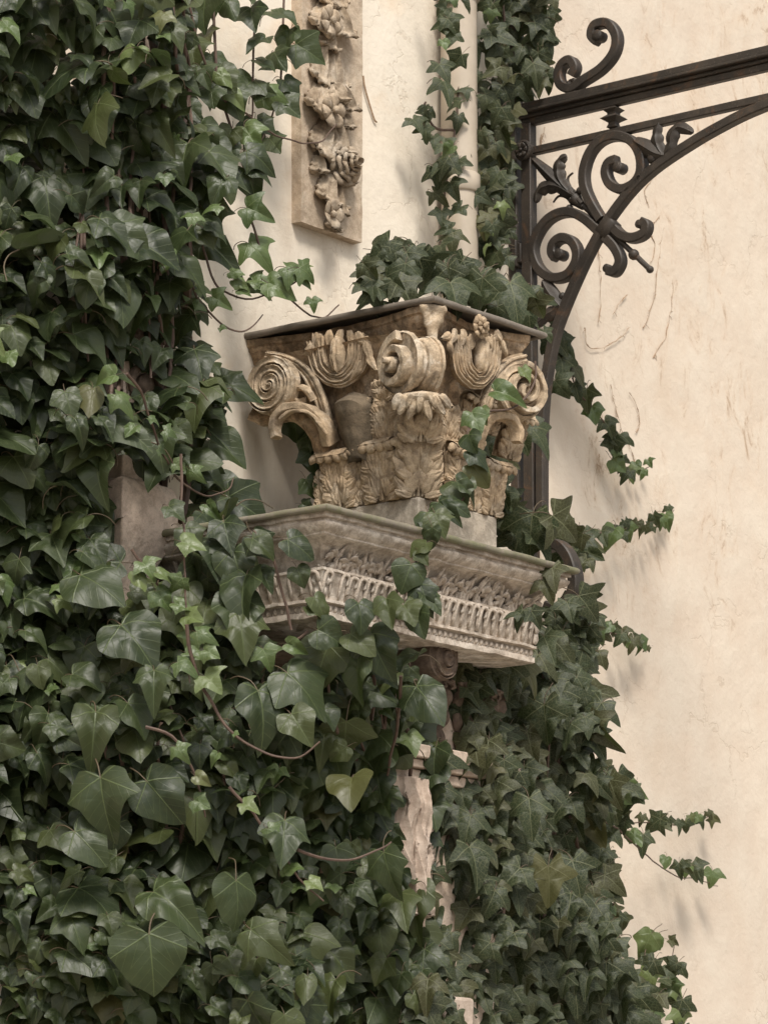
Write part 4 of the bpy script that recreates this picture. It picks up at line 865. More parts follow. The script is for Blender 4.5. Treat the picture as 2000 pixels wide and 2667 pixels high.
def leaf_data(shape, seed):
    r = random.Random(seed); h = OUT[shape]; asym = r.uniform(0.88, 1.12)
    right = [V((x * (1 + r.uniform(-.05, .05)), y + r.uniform(-.02, .02), 0)) for x, y in h]; left = [V((-x * asym * (1 + r.uniform(-.05, .05)), y + r.uniform(-.02, .02), 0)) for x, y in h]
    right[0] = left[0] = V((0, 0, 0)); right[-1] = left[-1] = V((r.uniform(-.05, .05), h[-1][1], 0))
    out = []
    for src, rev in ((right, False), (left, True)):
        p = smooth_path(src, 2); p = p[::-1] if rev else p; out += p[:-1]
    c = V((0, 0.33, 0)); k1 = r.uniform(0.10, 0.55); dr = r.uniform(0.15, 0.95); sd_ = r.uniform(0.25, 1.1); wv = r.uniform(0.03, 0.11); ph = r.uniform(0, 6); tw = r.uniform(-.3, .3)
    def z(p):
        a = math.atan2(p.x, p.y); rr = math.hypot(p.x, p.y)
        return k1 * abs(p.x) - sd_ * p.x * p.x - dr * max(p.y - 0.15, 0) ** 2 + wv * math.sin(a * (4 + seed % 4) + ph) * rr + tw * p.x * p.y - 0.05 * math.cos(a * 6) * rr * 0.6
    vs, uv, fs = [], [], []
    n = len(out)
    vs.append(V((c.x, c.y, z(c)))); uv.append((c.x, c.y))
    for ring in (0.36, 0.7, 1.0):
        for q in out:
            p = c.lerp(q, ring); vs.append(V((p.x, p.y, z(p)))); uv.append((p.x, p.y))
    for i in range(n):
        j = (i + 1) % n; fs.append((0, 1 + j, 1 + i))
        for k in range(2): fs.append((1 + k * n + i, 1 + k * n + j, 1 + (k + 1) * n + j, 1 + (k + 1) * n + i))
    fs = [f if len(f) == 4 else f for f in fs]
    nb = len(fs)
    # leaf stalk
    st = MB(); sx = r.uniform(-.2, .2); pts = smooth_path([V((0, 0.02, -0.004)), V((sx * 0.3, -0.22, -0.05)), V((sx, -0.42, -0.24)), V((sx * 1.2, -0.5, -0.5))], 3); st.tube(pts, 0.013, 4, caps=False)
    m = len(vs); vs += st.v; uv += [(0.3, 0.9)] * len(st.v); fs += [tuple(i + m for i in f) for f in st.f]
    return vs, uv, fs, nb
def leaf_mesh(shape, seed, mat):
    vs, uv, fs, nb = leaf_data(shape, seed)
    me = bpy.data.meshes.new('ivy_leaf'); me.from_pydata(vs, [], fs); me.materials.append(M[mat]); me.materials.append(M['petiole'])
    ul = me.uv_layers.new(name='leaf')
    for lp in me.loops: ul.data[lp.index].uv = uv[lp.vertex_index]
    for i, p in enumerate(me.polygons): p.use_smooth = True; p.material_index = 0 if i < nb else 1
    me.update()
    if me.polygons[0].normal.z < 0: me.flip_normals()
    return me
LM = {}
for kind, shapes, mat, cnt in (('big', ('oval', 'lobe', 'broad', 'wide', 'oval', 'broad', 'lobe'), 'ivy_big', 21), ('star', ('star', 'star_b', 'star'), 'ivy_star', 12), ('young', ('lobe', 'star_b', 'oval'), 'ivy_young', 9)):
    LM[kind] = [(leaf_mesh(shapes[i % len(shapes)], i * 17 + len(kind), mat), leaf_data(shapes[i % len(shapes)], i * 17 + len(kind)), mat) for i in range(cnt)]
def leaf_frame(p, size, nrm, tip):
    z = nrm.normalized(); y = (tip - z * tip.dot(z))
    if y.length < 1e-4: y = z.orthogonal()
    y.normalize(); x = y.cross(z)
    m = Matrix((x, y, z)).transposed().to_4x4(); m.translation = p
    return m @ Matrix.Diagonal((size * rng.uniform(0.82, 1.14), size, size * rng.uniform(0.8, 1.25), 1))
def img_dir(a): return -UP * math.cos(R(a)) + RT * math.sin(R(a))      # 0 = hanging straight down, + = towards the right
class Ivy:
    def __init__(s, name, label, loc, limit=300, kind='big'):
        s.t = thing(name, label, 'ivy', loc); s.q = []; s.limit = limit; s.kind = kind
    def leaf(s, p, size, nrm, tip, kind=None, deep=False): s.q.append((p, size, nrm, tip, kind or s.kind, deep))
    def at(s, px, py, d, size_px, ang=0.0, kind=None, face=None, spread=0.34, upk=0.55):
        """leaf centred near a photo point, at optical depth d, size_px long"""
        p = atD(px, py, d); size = size_px * d / FPX
        n = (face or -HD) + Z1 * upk + V((rng.gauss(0, spread), rng.gauss(0, spread), rng.gauss(0, spread)))
        tip = img_dir(ang)
        z = n.normalized(); y = (tip - z * tip.dot(z)).normalized()
        s.leaf(p - y * (0.4 * size), size, n, tip, kind)
    def finish(s):
        q = sorted(s.q, key=lambda e: (e[5], -e[1])); parts, rest = q[:s.limit], q[s.limit:]
        parts = [e for e in q if not e[5]][:s.limit]; ids = {id(e) for e in parts}; rest = [e for e in q if id(e) not in ids]
        for (p, size, n, tip, kind, deep) in parts:
            me = rng.choice(LM[kind])[0]; put('ivy_leaf', me, leaf_frame(p, size, n, tip), s.t)
        if rest:
            vs, fs, uvs, rn, mi = [], [], [], [], []; mats = ['ivy_big', 'ivy_star', 'ivy_young', 'petiole']
            for (p, size, n, tip, kind, deep) in rest:
                _, (lv_, lu, lf, nb), mat = rng.choice(LM[kind]); m = leaf_frame(p, size, n, tip); b = len(vs); r_ = rng.random()
                vs += [m @ w for w in lv_]; uvs += lu; rn += [r_] * len(lv_)
                for i, f in enumerate(lf): fs.append(tuple(k + b for k in (f[::-1] if FLIP[kind] else f))); mi.append(mats.index(mat) if i < nb else 3)
            me = bpy.data.meshes.new('inner_foliage'); me.from_pydata(vs, [], fs)
            for k in mats: me.materials.append(M[k])
            ul = me.uv_layers.new(name='leaf'); vi = [0] * len(me.loops); me.loops.foreach_get('vertex_index', vi)
            ul.data.foreach_set('uv', [c for k in vi for c in uvs[k]])
            at = me.attributes.new('rnd', 'FLOAT', 'POINT'); at.data.foreach_set('value', rn)
            me.polygons.foreach_set('material_index', mi); me.polygons.foreach_set('use_smooth', [True] * len(me.polygons)); me.update()
            o = link(bpy.data.objects.new('inner_foliage', me)); adopt(o, s.t); o['kind'] = 'stuff'
    def stem(s, pts, r0, r1=None, sides=6, name='stem', mat='stem'):
        p = smooth_path(pts, 4); n = len(p); mb = MB()
        p = [q + noise.noise_vector(q * 14) * 0.006 for q in p]
        mb.tube(p, [lerp(r0, r1 or r0, i / (n - 1)) for i in range(n)], sides); mb.build(name, mat, s.t); return p
def _flip(kind):
    vs, uv, fs, nb = LM[kind][0][1]; a, b, c = (vs[i] for i in fs[0][:3]); return (b - a).cross(c - a).z < 0
FLIP = {k: _flip(k) for k in LM}
def inside(poly, x, y):
    r_ = False; n = len(poly); j = n - 1
    for i in range(n):
        xi, yi = poly[i]; xj, yj = poly[j]
        if (yi > y) != (yj > y) and x < (xj - xi) * (y - yi) / (yj - yi) + xi: r_ = not r_
        j = i
    return r_
DC = [(-200, 0, 8.75), (-200, 900, 8.7), (-200, 1900, 8.6), (-60, 0, 8.85), (250, 200, 9.0), (400, 200, 9.05), (540, 250, 9.55), (250, 700, 8.9), (450, 700, 9.1), (545, 800, 9.45), (250, 1100, 8.85), (450, 1150, 9.08), (590, 1150, 9.5), (600, 1300, 9.3),
      (250, 1500, 8.9), (480, 1420, 9.0), (600, 1430, 8.98), (720, 1500, 8.93), (850, 1650, 8.85), (560, 1650, 8.9), (300, 1900, 8.75), (600, 2000, 8.8), (850, 1900, 8.9), (980, 1750, 8.95), (1000, 2000, 9.15), (900, 2300, 9.0), (300, 2500, 8.65), (700, 2600, 8.7),
      (1000, 2600, 9.1), (1150, 1850, 9.62), (1250, 2000, 9.6), (1400, 1800, 9.9), (1530, 1700, 10.3), (1500, 2000, 10.0), (1580, 2200, 10.4), (1250, 2400, 9.5), (1500, 2500, 9.9), (1100, 2150, 9.45), (1650, 2600, 10.3)]
def depth(px, py):
    a = b = 0.0
    for x, y, d in DC: w = 1.0 / ((px - x) ** 2 + (py - y) ** 2 + 900) ** 1.5; a += w * d; b += w
    return a / b
def fill(ivy, poly, size, layers, holes=(), face=None, upk=0.35, spread=0.33, tipa=(0, 28), space=0.46, young=0.04, step=0.075, edge_small=0.0, kind=None, dfn=None):
    xs = [p[0] for p in poly]; ys = [p[1] for p in poly]
    for ly in range(layers):
        pts = []; cell = {}
        area = (max(xs) - min(xs)) * (max(ys) - min(ys)); tries = int(area / (size[0] * size[0]) * 16)
        for _ in range(tries):
            x, y = rng.uniform(min(xs), max(xs)), rng.uniform(min(ys), max(ys))
            if not inside(poly, x, y) or any(inside(h, x, y) for h in holes): continue
            sz = lerp(size[0], size[1], rng.random() ** 1.35); md = sz * space * (1 + 0.12 * ly); k = (int(x // 60), int(y // 60)); ok = True
            for i in range(k[0] - 2, k[0] + 3):
                for j in range(k[1] - 2, k[1] + 3):
                    for (qx, qy) in cell.get((i, j), ()):
                        if (qx - x) ** 2 + (qy - y) ** 2 < md * md: ok = False; break
                    if not ok: break
                if not ok: break
            if not ok: continue
            cell.setdefault(k, []).append((x, y))
            d = (dfn or depth)(x, y) + ly * step + rng.uniform(-0.06, 0.06)
            p = atD(x, y, d); s_ = sz * d / FPX; kd = kind or ivy.kind
            if ly == 0 and rng.random() < young: kd = 'young'; s_ *= 0.6; p = p - HD * 0.05
            n = (face or -HD) + Z1 * upk + V((rng.gauss(0, spread), rng.gauss(0, spread), rng.gauss(0, spread)))
            a = rng.gauss(*tipa)
            tip = img_dir(a); z = n.normalized(); yy = (tip - z * tip.dot(z)).normalized()
            ivy.leaf(p - yy * (0.4 * s_), s_, n, tip, kd, deep=ly > 0 or x < -40 or y > 2710 or y < -50)

# ---- the curtain of big leaves on the left
LEFT = Ivy('ivy_curtain', 'curtain of large glossy ivy leaves hanging over the left pier', atD(300, 2600, 9.0))
corb = [(250, 1205), (505, 1215), (530, 1370), (490, 1600), (290, 1580)]; fret = [(250, 950), (405, 935), (410, 1050), (262, 1055)]
edge = [(-220, -90), (470, -90), (480, 150), (500, 260), (560, 400), (600, 480), (570, 540), (545, 620), (490, 700), (530, 790), (500, 870), (540, 960), (570, 1010), (550, 1100), (545, 1190), (570, 1270), (595, 1320), (600, 1400), (640, 1470), (640, 1550), (520, 1560), (-220, 1560)]
fill(LEFT, edge, (66, 165), 3, [corb, fret], face=(-HD + RT * 0.1), upk=0.8, spread=0.36, tipa=(14, 32), space=0.47, young=0.11)
for q in ((610, 1005, 9.55, 130, 62), (560, 640, 9.55, 120, 40), (585, 1165, 9.5, 120, 45), (640, 1320, 9.3, 130, 60), (590, 1290, 9.4, 120, 50), (330, 620, 8.95, 140, 50), (400, 645, 8.98, 130, 55), (245, 305, 8.9, 120, 35), (230, 720, 8.85, 120, 30), (330, 1120, 8.9, 150, 45), (255, 1520, 8.8, 160, 40), (625, 1540, 8.85, 150, 10), (620, 1600, 8.85, 140, 0)):
    LEFT.at(*q)
for i in range(16):
    x = rng.uniform(215, 520); y0 = rng.uniform(-80, 500); pts = []; y = y0
    while y < y0 + rng.uniform(500, 1000): pts.append(atD(x, y, depth(x, y) + 0.05)); x += rng.uniform(-22, 22); y += rng.uniform(90, 160)
    LEFT.stem(pts, rng.uniform(0.003, 0.006))
for i in range(7):
    x = rng.uniform(215, 480); pts = [atD(x + rng.uniform(-20, 20), y, depth(x, y) + 0.22) for y in range(-80, 1500, 160)]
    LEFT.stem(pts, rng.uniform(0.008, 0.014), name='woody_stem')
def tendril(ivy, pts, r0=0.0038, r1=0.0018, leaves=(), kind='young', dfn=None, face=None, upk=0.4):
    """a trailing shoot through photo points (px, py, depth) with leaves (index, size px, angle[, side offset px])"""
    w = [atD(*q) for q in pts]; ivy.stem(w, r0, r1, name='tendril')
    for lf in leaves:
        x, y, d = pts[min(int(lf[0]), len(pts) - 1)]; t = lf[0] - int(lf[0])
        if t and int(lf[0]) + 1 < len(pts): x2, y2, d2 = pts[int(lf[0]) + 1]; x, y, d = lerp(x, x2, t), lerp(y, y2, t), lerp(d, d2, t)
        ox, oy = (lf[3], lf[4]) if len(lf) > 3 else (0, 0)
        ivy.at(x + ox, y + oy, d - 0.02, lf[1], lf[2], lf[5] if len(lf) > 5 else kind, face, 0.22, upk)
def D(l, d0, d1): return [(x, y, lerp(d0, d1, i / (len(l) - 1))) for i, (x, y) in enumerate(l)]
WALLD = lambda px, py, off: (onY(px, py, YW - off) - CAM).dot(FW)
def DW(l, o0, o1): return [(x, y, WALLD(x, y, lerp(o0, o1, i / (len(l) - 1)))) for i, (x, y) in enumerate(l)]
tendril(LEFT, DW([(470, -90), (520, 120), (550, 201), (580, 252), (631, 286), (679, 326), (734, 355), (789, 373), (837, 365), (860, 345), (877, 323)], 0.22, 0.12), leaves=((1.6, 70, 20, -10, 20, 'big'), (2.6, 80, 35, 15, -30, 'big'), (2.4, 60, 40, 20, -20, 'young'), (3.2, 62, 40, 20, -8, 'young'), (2.0, 75, 10, 0, 40, 'big')))
tendril(LEFT, DW([(664, -90), (660, 201), (655, 280), (651, 319)], 0.14, 0.1), leaves=((1, 80, -30, -18, 20, 'big'), (1.4, 70, 60, 30, 5, 'big'), (1.2, 60, 70, 60, 25, 'young')))
tendril(LEFT, DW([(745, -90), (728, 200), (715, 270), (690, 340), (650, 430)], 0.1, 0.1), leaves=((0.9, 62, -60, -25, -5, 'big'), (1.1, 74, 30, 32, 20, 'big'), (0.8, 90, 60, 70, -10, 'big'), (1.6, 92, 60, -5, 10, 'young'), (2.1, 70, 45, 40, 0, 'big'), (2.6, 70, 40, -10, 10, 'big'), (2.8, 80, -20, -40, 15, 'big'), (3.2, 70, 30, 30, 15, 'big')))
tendril(LEFT, DW([(550, -90), (565, 201), (583, 256), (598, 319), (616, 385), (638, 455), (646, 536), (668, 613), (690, 679), (716, 719), (749, 771), (800, 815), (818, 824), (848, 824), (882, 797)], 0.16, 0.22), 0.0045, 0.002, leaves=((1.0, 80, 10, -25, 10, 'big'), (2.2, 92, 20, 20, -10, 'big'), (4.4, 92, 60, 50, -5, 'big'), (4.2, 60, 20, -20, -10, 'big'), (4.9, 100, 25, 20, 25, 'big'), (4.7, 60, 60, 40, 10, 'big'), (6.2, 78, 65, 20, 0, 'young'), (7.6, 88, 40, -10, -2, 'young'), (8.0, 60, 70, -10, 50, 'young'), (9.4, 62, 75, -60, 10, 'young'), (9.8, 76, 35, 30, -55, 'young'), (10.1, 70, 80, -40, -25, 'young'), (11.6, 36, 10, 4, -30, 'young')))
tendril(LEFT, D([(466, 469), (495, 543), (528, 642), (558, 734), (587, 760), (657, 778), (716, 760), (764, 734), (793, 708)], 9.45, 9.5), leaves=((0.5, 90, 35, -30, 0, 'big'), (1.0, 80, 30, 25, 0, 'big'), (1.6, 100, 50, 20, -10, 'big'), (3.6, 42, 70, 40, -40), (5.0, 50, 60, -30, -40), (4.8, 36, 80, -10, -18), (6.2, 78, 60, 0, -8), (7.0, 74, 65, 10, -30), (7.6, 60, 70, 20, -10), (6.0, 26, 80, -40, -10)))
tendril(LEFT, D([(444, 558), (469, 661), (503, 745), (528, 793), (572, 837), (620, 861), (653, 855), (683, 822)], 9.35, 9.5), leaves=((1, 80, 20, -20, 10, 'big'), (2.3, 40, 80, 20, -5), (2.8, 40, 75, -10, 10), (3.8, 60, 60, 10, -45), (4.3, 22, 60, -6, 10), (1.8, 60, 40, -45, 30, 'big')))
tendril(LEFT, DW([(526, 337), (561, 366), (602, 381), (631, 366)], 0.18, 0.15), leaves=((0.2, 92, 0, 0, 30, 'big'), (1.8, 70, -20, 0, -20, 'big'), (2.6, 88, 30, 30, -20, 'young')))
tendril(LEFT, D([(330, 971), (366, 1019), (396, 1100), (422, 1174), (447, 1225), (484, 1265), (521, 1286), (554, 1291), (594, 1273), (609, 1245)], 8.85, 9.3), leaves=((2.0, 34, 70, 5, -5), (3.0, 26, 70, 0, 0), (2.6, 36, 75, 30, -20), (4.2, 34, 60, 10, -20), (5.4, 48, 50, 10, -40), (0.2, 60, -80, -60, 0), (6.6, 56, 40, 10, 40)))
tendril(LEFT, D([(469, 1181), (475, 1310), (480, 1420), (482, 1600), (490, 1780)], 8.92, 8.8), leaves=((1.2, 60, 40, -20, 0, 'big'), (2.0, 70, 70, 20, 0), (3.0, 60, 60, 20, 10), (2.5, 50, -40, -20, 10), (3.6, 60, 60, 20, 0)))
tendril(LEFT, D([(345, 1430), (385, 1490), (420, 1540), (440, 1590)], 8.85, 8.85), leaves=((0.5, 60, 30, 20, 20), (1.2, 60, 70, 40, 0), (2.2, 66, 40, 0, 10), (1.0, 60, 20, -20, 20), (2.8, 60, 60, 40, 0)))
for (x, y, sz, a) in ((480, 60, 100, 20), (500, 130, 90, 10), (540, 90, 80, 30), (530, 20, 110, 10), (555, -20, 100, 0), (655, 40, 80, 20), (670, 110, 74, -20), (650, -30, 90, 0), (735, 30, 80, 30), (745, 100, 76, -10), (722, 150, 70, 40), (600, 20, 70, 20), (560, 165, 80, 10), (690, 160, 60, 50)): LEFT.at(x, y, WALLD(x, y, 0.16), sz, a, 'big')
LEFT.finish()

# ---- lower mass, left half and middle
LOWL = Ivy('ivy_bank', 'dense bank of big dark ivy leaves filling the lower left corner', atD(300, 2700, 9.0))
fill(LOWL, [(-220, 1530), (500, 1540), (560, 1620), (580, 1900), (560, 2200), (580, 2760), (-220, 2760)], (60, 152), 3, face=-HD, upk=0.75, spread=0.36, tipa=(10, 32), space=0.47, young=0.06)
for q in ((265, 2090, 8.6, 165, 10), (245, 1900, 8.65, 140, -5), (400, 1780, 8.7, 110, 0), (395, 2500, 8.55, 170, 5), (420, 2080, 8.62, 150, 40), (230, 2200, 8.6, 130, 40), (350, 1660, 8.75, 150, 30), (440, 2340, 8.62, 150, 40)): LOWL.at(*q)
tendril(LOWL, D([(483, 1624), (502, 1722), (532, 1795), (566, 1854), (610, 1912), (659, 1947), (722, 1973), (781, 1973), (834, 1932)], 8.72, 8.72), 0.005, 0.0022, leaves=((0.5, 60, 60, 40, -20), (1.0, 60, 50, -20, 10), (1.6, 66, 40, 30, 10), (4.0, 18, 60, 5, 0), (0.8, 50, 60, 50, 0)))
tendril(LOWL, D([(380, 1895), (450, 1920), (490, 1980), (520, 2060), (535, 2130)], 8.68, 8.7), 0.0045, 0.002, leaves=((1.5, 50, 40, 0, 10), (2.5, 46, 60, 20, 10), (3.2, 50, 60, 0, 20)))
for i in range(12):
    x = rng.uniform(215, 560); y0 = rng.uniform(1560, 2100); pts = []; y = y0
    while y < y0 + rng.uniform(300, 600): pts.append(atD(x, y, depth(x, y) + 0.03)); x += rng.uniform(-25, 35); y += rng.uniform(80, 140)
    LOWL.stem(pts, rng.uniform(0.003, 0.006))
LOWL.finish()
LOWM = Ivy('ivy_bank', 'dark tangle of pointed ivy leaves hanging below the cornice corner', atD(800, 2700, 9.1))
shaft_hole = [(985, 1950), (1105, 1960), (1110, 2120), (1085, 2290), (1045, 2270), (1000, 2060)]; dark_hole = [(690, 1690), (790, 1690), (800, 1760), (700, 1770)]
fill(LOWM, [(540, 1620), (660, 1690), (830, 1700), (985, 1690), (1060, 1730), (1090, 1790), (1150, 1850), (1120, 1950), (1130, 2150), (1100, 2300), (1110, 2760), (560, 2760), (540, 2200), (560, 1900)], (58, 150), 3, [shaft_hole, dark_hole], face=-HD, upk=0.65, spread=0.36, tipa=(4, 32), space=0.47, young=0.08)
for q in ((985, 2040, 9.15, 90, 10), (1120, 2020, 9.4, 90, -10), (1125, 2110, 9.4, 90, 10), (1010, 2230, 9.15, 90, 20), (1000, 1990, 9.2, 80, 30), (1120, 2060, 9.4, 80, -10), (995, 2130, 9.2, 90, 20), (1108, 2190, 9.4, 80, -20), (1080, 2300, 9.35, 90, 10), (1040, 2300, 9.2, 80, 0), (1010, 2060, 9.2, 70, 40), (1060, 1980, 9.3, 60, 50), (1130, 1975, 9.4, 80, 0), (1030, 2170, 9.25, 50, 60), (980, 1695, 8.85, 130, 25), (925, 1745, 8.85, 120, 5), (1110, 1820, 8.95, 140, 30), (790, 1790, 8.8, 150, 35), (940, 1600, 8.82, 85, 0), (1010, 1590, 8.82, 88, 20), (835, 1580, 8.84, 72, 25), (855, 1655, 8.83, 80, 60), (940, 1670, 8.83, 90, 40), (1062, 1590, 8.84, 70, 20), (1090, 1620, 8.86, 80, 20), (630, 1640, 8.82, 140, 5), (620, 2350, 8.65, 140, -5), (740, 2180, 8.7, 140, -10), (910, 2050, 8.85, 110, 10), (780, 1890, 8.75, 100, 30), (690, 1850, 8.75, 150, 0), (1010, 2270, 8.95, 130, 20), (1045, 2350, 9.0, 120, 10), (690, 2450, 8.65, 130, 50)): LOWM.at(*q)
tendril(LOWM, D([(776, 2213), (834, 2235), (893, 2242), (952, 2230), (1000, 2208), (1018, 2195)], 8.72, 8.9), 0.0042, 0.002)
tendril(LOWM, D([(1043, 1760), (1040, 1850), (1025, 1930), (1008, 2010), (1002, 2060)], 8.95, 9.2), 0.0045, 0.003)
tendril(LOWM, D([(600, 2050), (680, 2150), (760, 2260), (840, 2350)], 8.7, 8.75), 0.004, 0.002, leaves=((0.5, 50, 50, 10, 0), (1.2, 55, 50, 20, 0), (2.0, 60, 60, 0, 0), (2.5, 50, 40, 20, 0)))
tendril(LOWM, D([(705, 1710), (730, 1690), (760, 1675), (800, 1640)], 8.85, 8.85), 0.004, 0.003, leaves=((0.4, 60, 20, -20, 10), (2.0, 60, 70, 10, 10)))
# shoot creeping over the cornice face
tendril(LOWM, D([(760, 1640), (742, 1560), (720, 1470), (700, 1430), (660, 1380)], 8.86, 8.86), 0.004, 0.003, leaves=((3.0, 90, 55, 80, -5, 'big'), (3.2, 80, 40, -10, 0, 'big'), (1.9, 56, 20, 60, 20, 'big'), (1.0, 60, 60, 80, 30, 'big')))
for q in ((590, 1390, 8.93, 100, 15), (560, 1430, 8.93, 120, 10), (500, 1400, 8.93, 80, 30), (620, 1480, 8.9, 130, 15), (690, 1500, 8.86, 70, 20), (680, 1420, 8.88, 84, 40)): LOWM.at(*q)
for i in range(10):
    x = rng.uniform(580, 1060); y0 = rng.uniform(1660, 2100); pts = []; y = y0
    while y < y0 + rng.uniform(250, 500): pts.append(atD(x, y, depth(x, y) + 0.03)); x += rng.uniform(-25, 35); y += rng.uniform(80, 140)
    LOWM.stem(pts, rng.uniform(0.003, 0.006))
LOWM.finish()

# ---- star-leaved ivy on the pillar's right side
RIGHT = Ivy('ivy_bush', 'bushy ivy with matt star shaped leaves covering the pillar right of centre', atD(1300, 2700, 9.8), kind='star')
rp = [(1120, 1775), (1200, 1725), (1400, 1715), (1440, 1660), (1480, 1580), (1530, 1610), (1545, 1720), (1530, 1800), (1565, 1890), (1545, 2000), (1600, 2060), (1575, 2160), (1585, 2260), (1560, 2360), (1590, 2450), (1640, 2560), (1660, 2760), (1090, 2760), (1110, 2330), (1140, 2150), (1130, 1950)]
fill(RIGHT, rp, (58, 112), 3, face=(-HD + RT * 0.05), upk=0.42, spread=0.22, tipa=(0, 22), space=0.47, young=0.0)
for q in ((1200, 1775, 9.62, 90, 0), (1260, 1765, 9.66, 96, 10), (1325, 1770, 9.7, 96, -5), (1380, 1760, 9.75, 90, 10), (1235, 1820, 9.6, 90, 0), (1460, 1830, 9.9, 100, 10), (1420, 1880, 9.75, 110, 5), (1560, 1910, 10.0, 100, 50), (1580, 2060, 10.2, 90, 60), (1380, 2120, 9.6, 110, 5), (1240, 2240, 9.4, 110, 0), (1430, 2300, 9.6, 110, 0), (1500, 2280, 9.7, 100, 10), (1600, 2300, 10.2, 80, 50), (1530, 1830, 10.1, 90, 40), (1520, 1660, 10.3, 80, 30)): RIGHT.at(*q, upk=0.2)
for i in range(10):
    x = rng.uniform(1150, 1520); y0 = rng.uniform(1750, 2200); pts = []; y = y0
    while y < y0 + rng.uniform(250, 500): pts.append(atD(x, y, depth(x, y) + 0.05)); x += rng.uniform(-25, 25); y += rng.uniform(80, 140)
    RIGHT.stem(pts, rng.uniform(0.003, 0.006))
def runner(ivy, l, o0=0.05, o1=0.02, size=(34, 46), every=0.45, wob=14, ang=(0, 35), r0=0.003, kind='star', dangle=0):
    pts = DW(l, o0, o1); ivy.stem([atD(*q) for q in pts], r0, 0.0012, name='tendril'); t = 0.2; sgn = 1
    while t < len(pts) - 1:
        i = int(t); f = t - i; x, y = lerp(pts[i][0], pts[i + 1][0], f), lerp(pts[i][1], pts[i + 1][1], f); d = lerp(pts[i][2], pts[i + 1][2], f)
        s_ = lerp(size[1], size[0], t / len(pts)); fade = t / len(pts)
        ivy.at(x + rng.uniform(-4, 4), y + sgn * wob * rng.uniform(0.3, 1) + dangle, d - 0.02, s_ * rng.uniform(0.6, 1.3), rng.gauss(*ang), 'young' if rng.random() < fade * 0.7 else kind, None, 0.25, 0.2)
        sgn = -sgn if rng.random() < 0.75 else sgn; t += every * rng.choice((0.5, 0.8, 1.0, 1.2, 2.1))
runner(RIGHT, [(1545, 2110), (1575, 2127), (1635, 2143), (1695, 2143), (1756, 2151), (1800, 2140), (1860, 2125)], 0.25, 0.05, (34, 56), 0.36, 12, (10, 30))
runner(RIGHT, [(1561, 2129), (1608, 2160), (1662, 2209), (1712, 2253), (1772, 2286), (1810, 2290), (1870, 2310)], 0.25, 0.05, (44, 58), 0.55, 4, (15, 25), dangle=-22)
runner(RIGHT, [(1500, 1610), (1569, 1644), (1613, 1655), (1657, 1677), (1693, 1685)], 0.15, 0.03, (28, 48), 0.32, 12)
runner(RIGHT, [(1560, 2270), (1600, 2330), (1590, 2380), (1620, 2410)], 0.3, 0.2, (44, 60), 0.4, 14)
runner(RIGHT, [(1560, 2020), (1600, 2050), (1640, 2060), (1625, 2090)], 0.3, 0.2, (50, 70), 0.3, 18)
RIGHT.finish()
# low sprigs at the foot of the frame, right
SPRIG = Ivy('ivy_sprig', 'small leafy sprig poking up at the lower right against the wall', onY(1760, 2600, YW - 0.1), kind='star')
runner(SPRIG, [(1790, 2760), (1770, 2640), (1745, 2540), (1760, 2450)], 0.12, 0.08, (52, 60), 0.28, 10, (0, 60)); runner(SPRIG, [(1690, 2760), (1700, 2600), (1680, 2500), (1690, 2450)], 0.12, 0.08, (60, 70), 0.3, 16, (0, 60))
SPRIG.finish()

# ---- ivy by the right end of the cornice
ENDI = Ivy('ivy_clump', 'clump of ivy around the iron scroll at the cornice end', onY(1450, 1750, 0.3), kind='star')
def dend(px, py): return WALLD(px, py, 0.42) if py > 1420 else WALLD(px, py, 0.30)
fill(ENDI, [(1295, 1290), (1330, 1300), (1350, 1350), (1420, 1370), (1500, 1380), (1550, 1430), (1530, 1480), (1440, 1440), (1300, 1400)], (56, 100), 2, dfn=lambda a, b: WALLD(a, b, 0.25), upk=0.25, tipa=(0, 35), kind='star', space=0.42)
fill(ENDI, [(1440, 1600), (1480, 1590), (1530, 1560), (1550, 1640), (1520, 1720), (1430, 1720)], (52, 88), 2, dfn=dend, upk=0.25, tipa=(0, 35), kind='star', space=0.42)
for q in ((1470, 1370, 9.9, 110, 60), (1380, 1385, 9.9, 120, 0), (1410, 1420, 9.9, 90, 20), (1425, 1535, 9.55, 70, 20), (1440, 1500, 9.55, 70, 10), (1350, 1605, 9.25, 54, -20), (1395, 1610, 9.25, 54, 30), (1335, 1600, 9.25, 44, -60), (1425, 1680, 9.6, 90, 20), (1530, 1580, 10.2, 90, 40)): ENDI.at(*q, upk=0.2)
runner(ENDI, [(1480, 1440), (1540, 1400), (1600, 1378), (1660, 1375), (1715, 1368), (1755, 1330)], 0.12, 0.03, (26, 60), 0.27, 14)
ENDI.finish()

# ---- ivy creeping down the pipe and over the top of the capital
PIPE = Ivy('ivy_strand', 'ivy strand with dark veined leaves climbing the drainpipe and gate post', onY(1240, 700, YW - 0.1), kind='star')
pd = lambda a, b: WALLD(a, b, 0.10 + 0.05 * math.sin(a * 0.05))
for poly, sz, lay in (([(1130, -90), (1250, -90), (1232, 200), (1225, 330), (1190, 345), (1160, 230)], (46, 80), 1), ([(1260, -90), (1440, -90), (1430, 205), (1350, 265), (1280, 270)], (48, 84), 2), ([(1262, 280), (1340, 285), (1330, 420), (1325, 560), (1310, 680), (1255, 690), (1262, 560), (1245, 420)], (46, 84), 2), ([(1130, 400), (1215, 390), (1255, 450), (1190, 500), (1180, 640), (1140, 690), (1150, 560)], (46, 82), 1), ([(1160, 380), (1270, 420), (1230, 480), (1150, 450)], (50, 80), 1)):
    fill(PIPE, poly, sz, lay, dfn=pd, upk=0.25, spread=0.28, tipa=(0, 32), space=0.52, step=0.05)
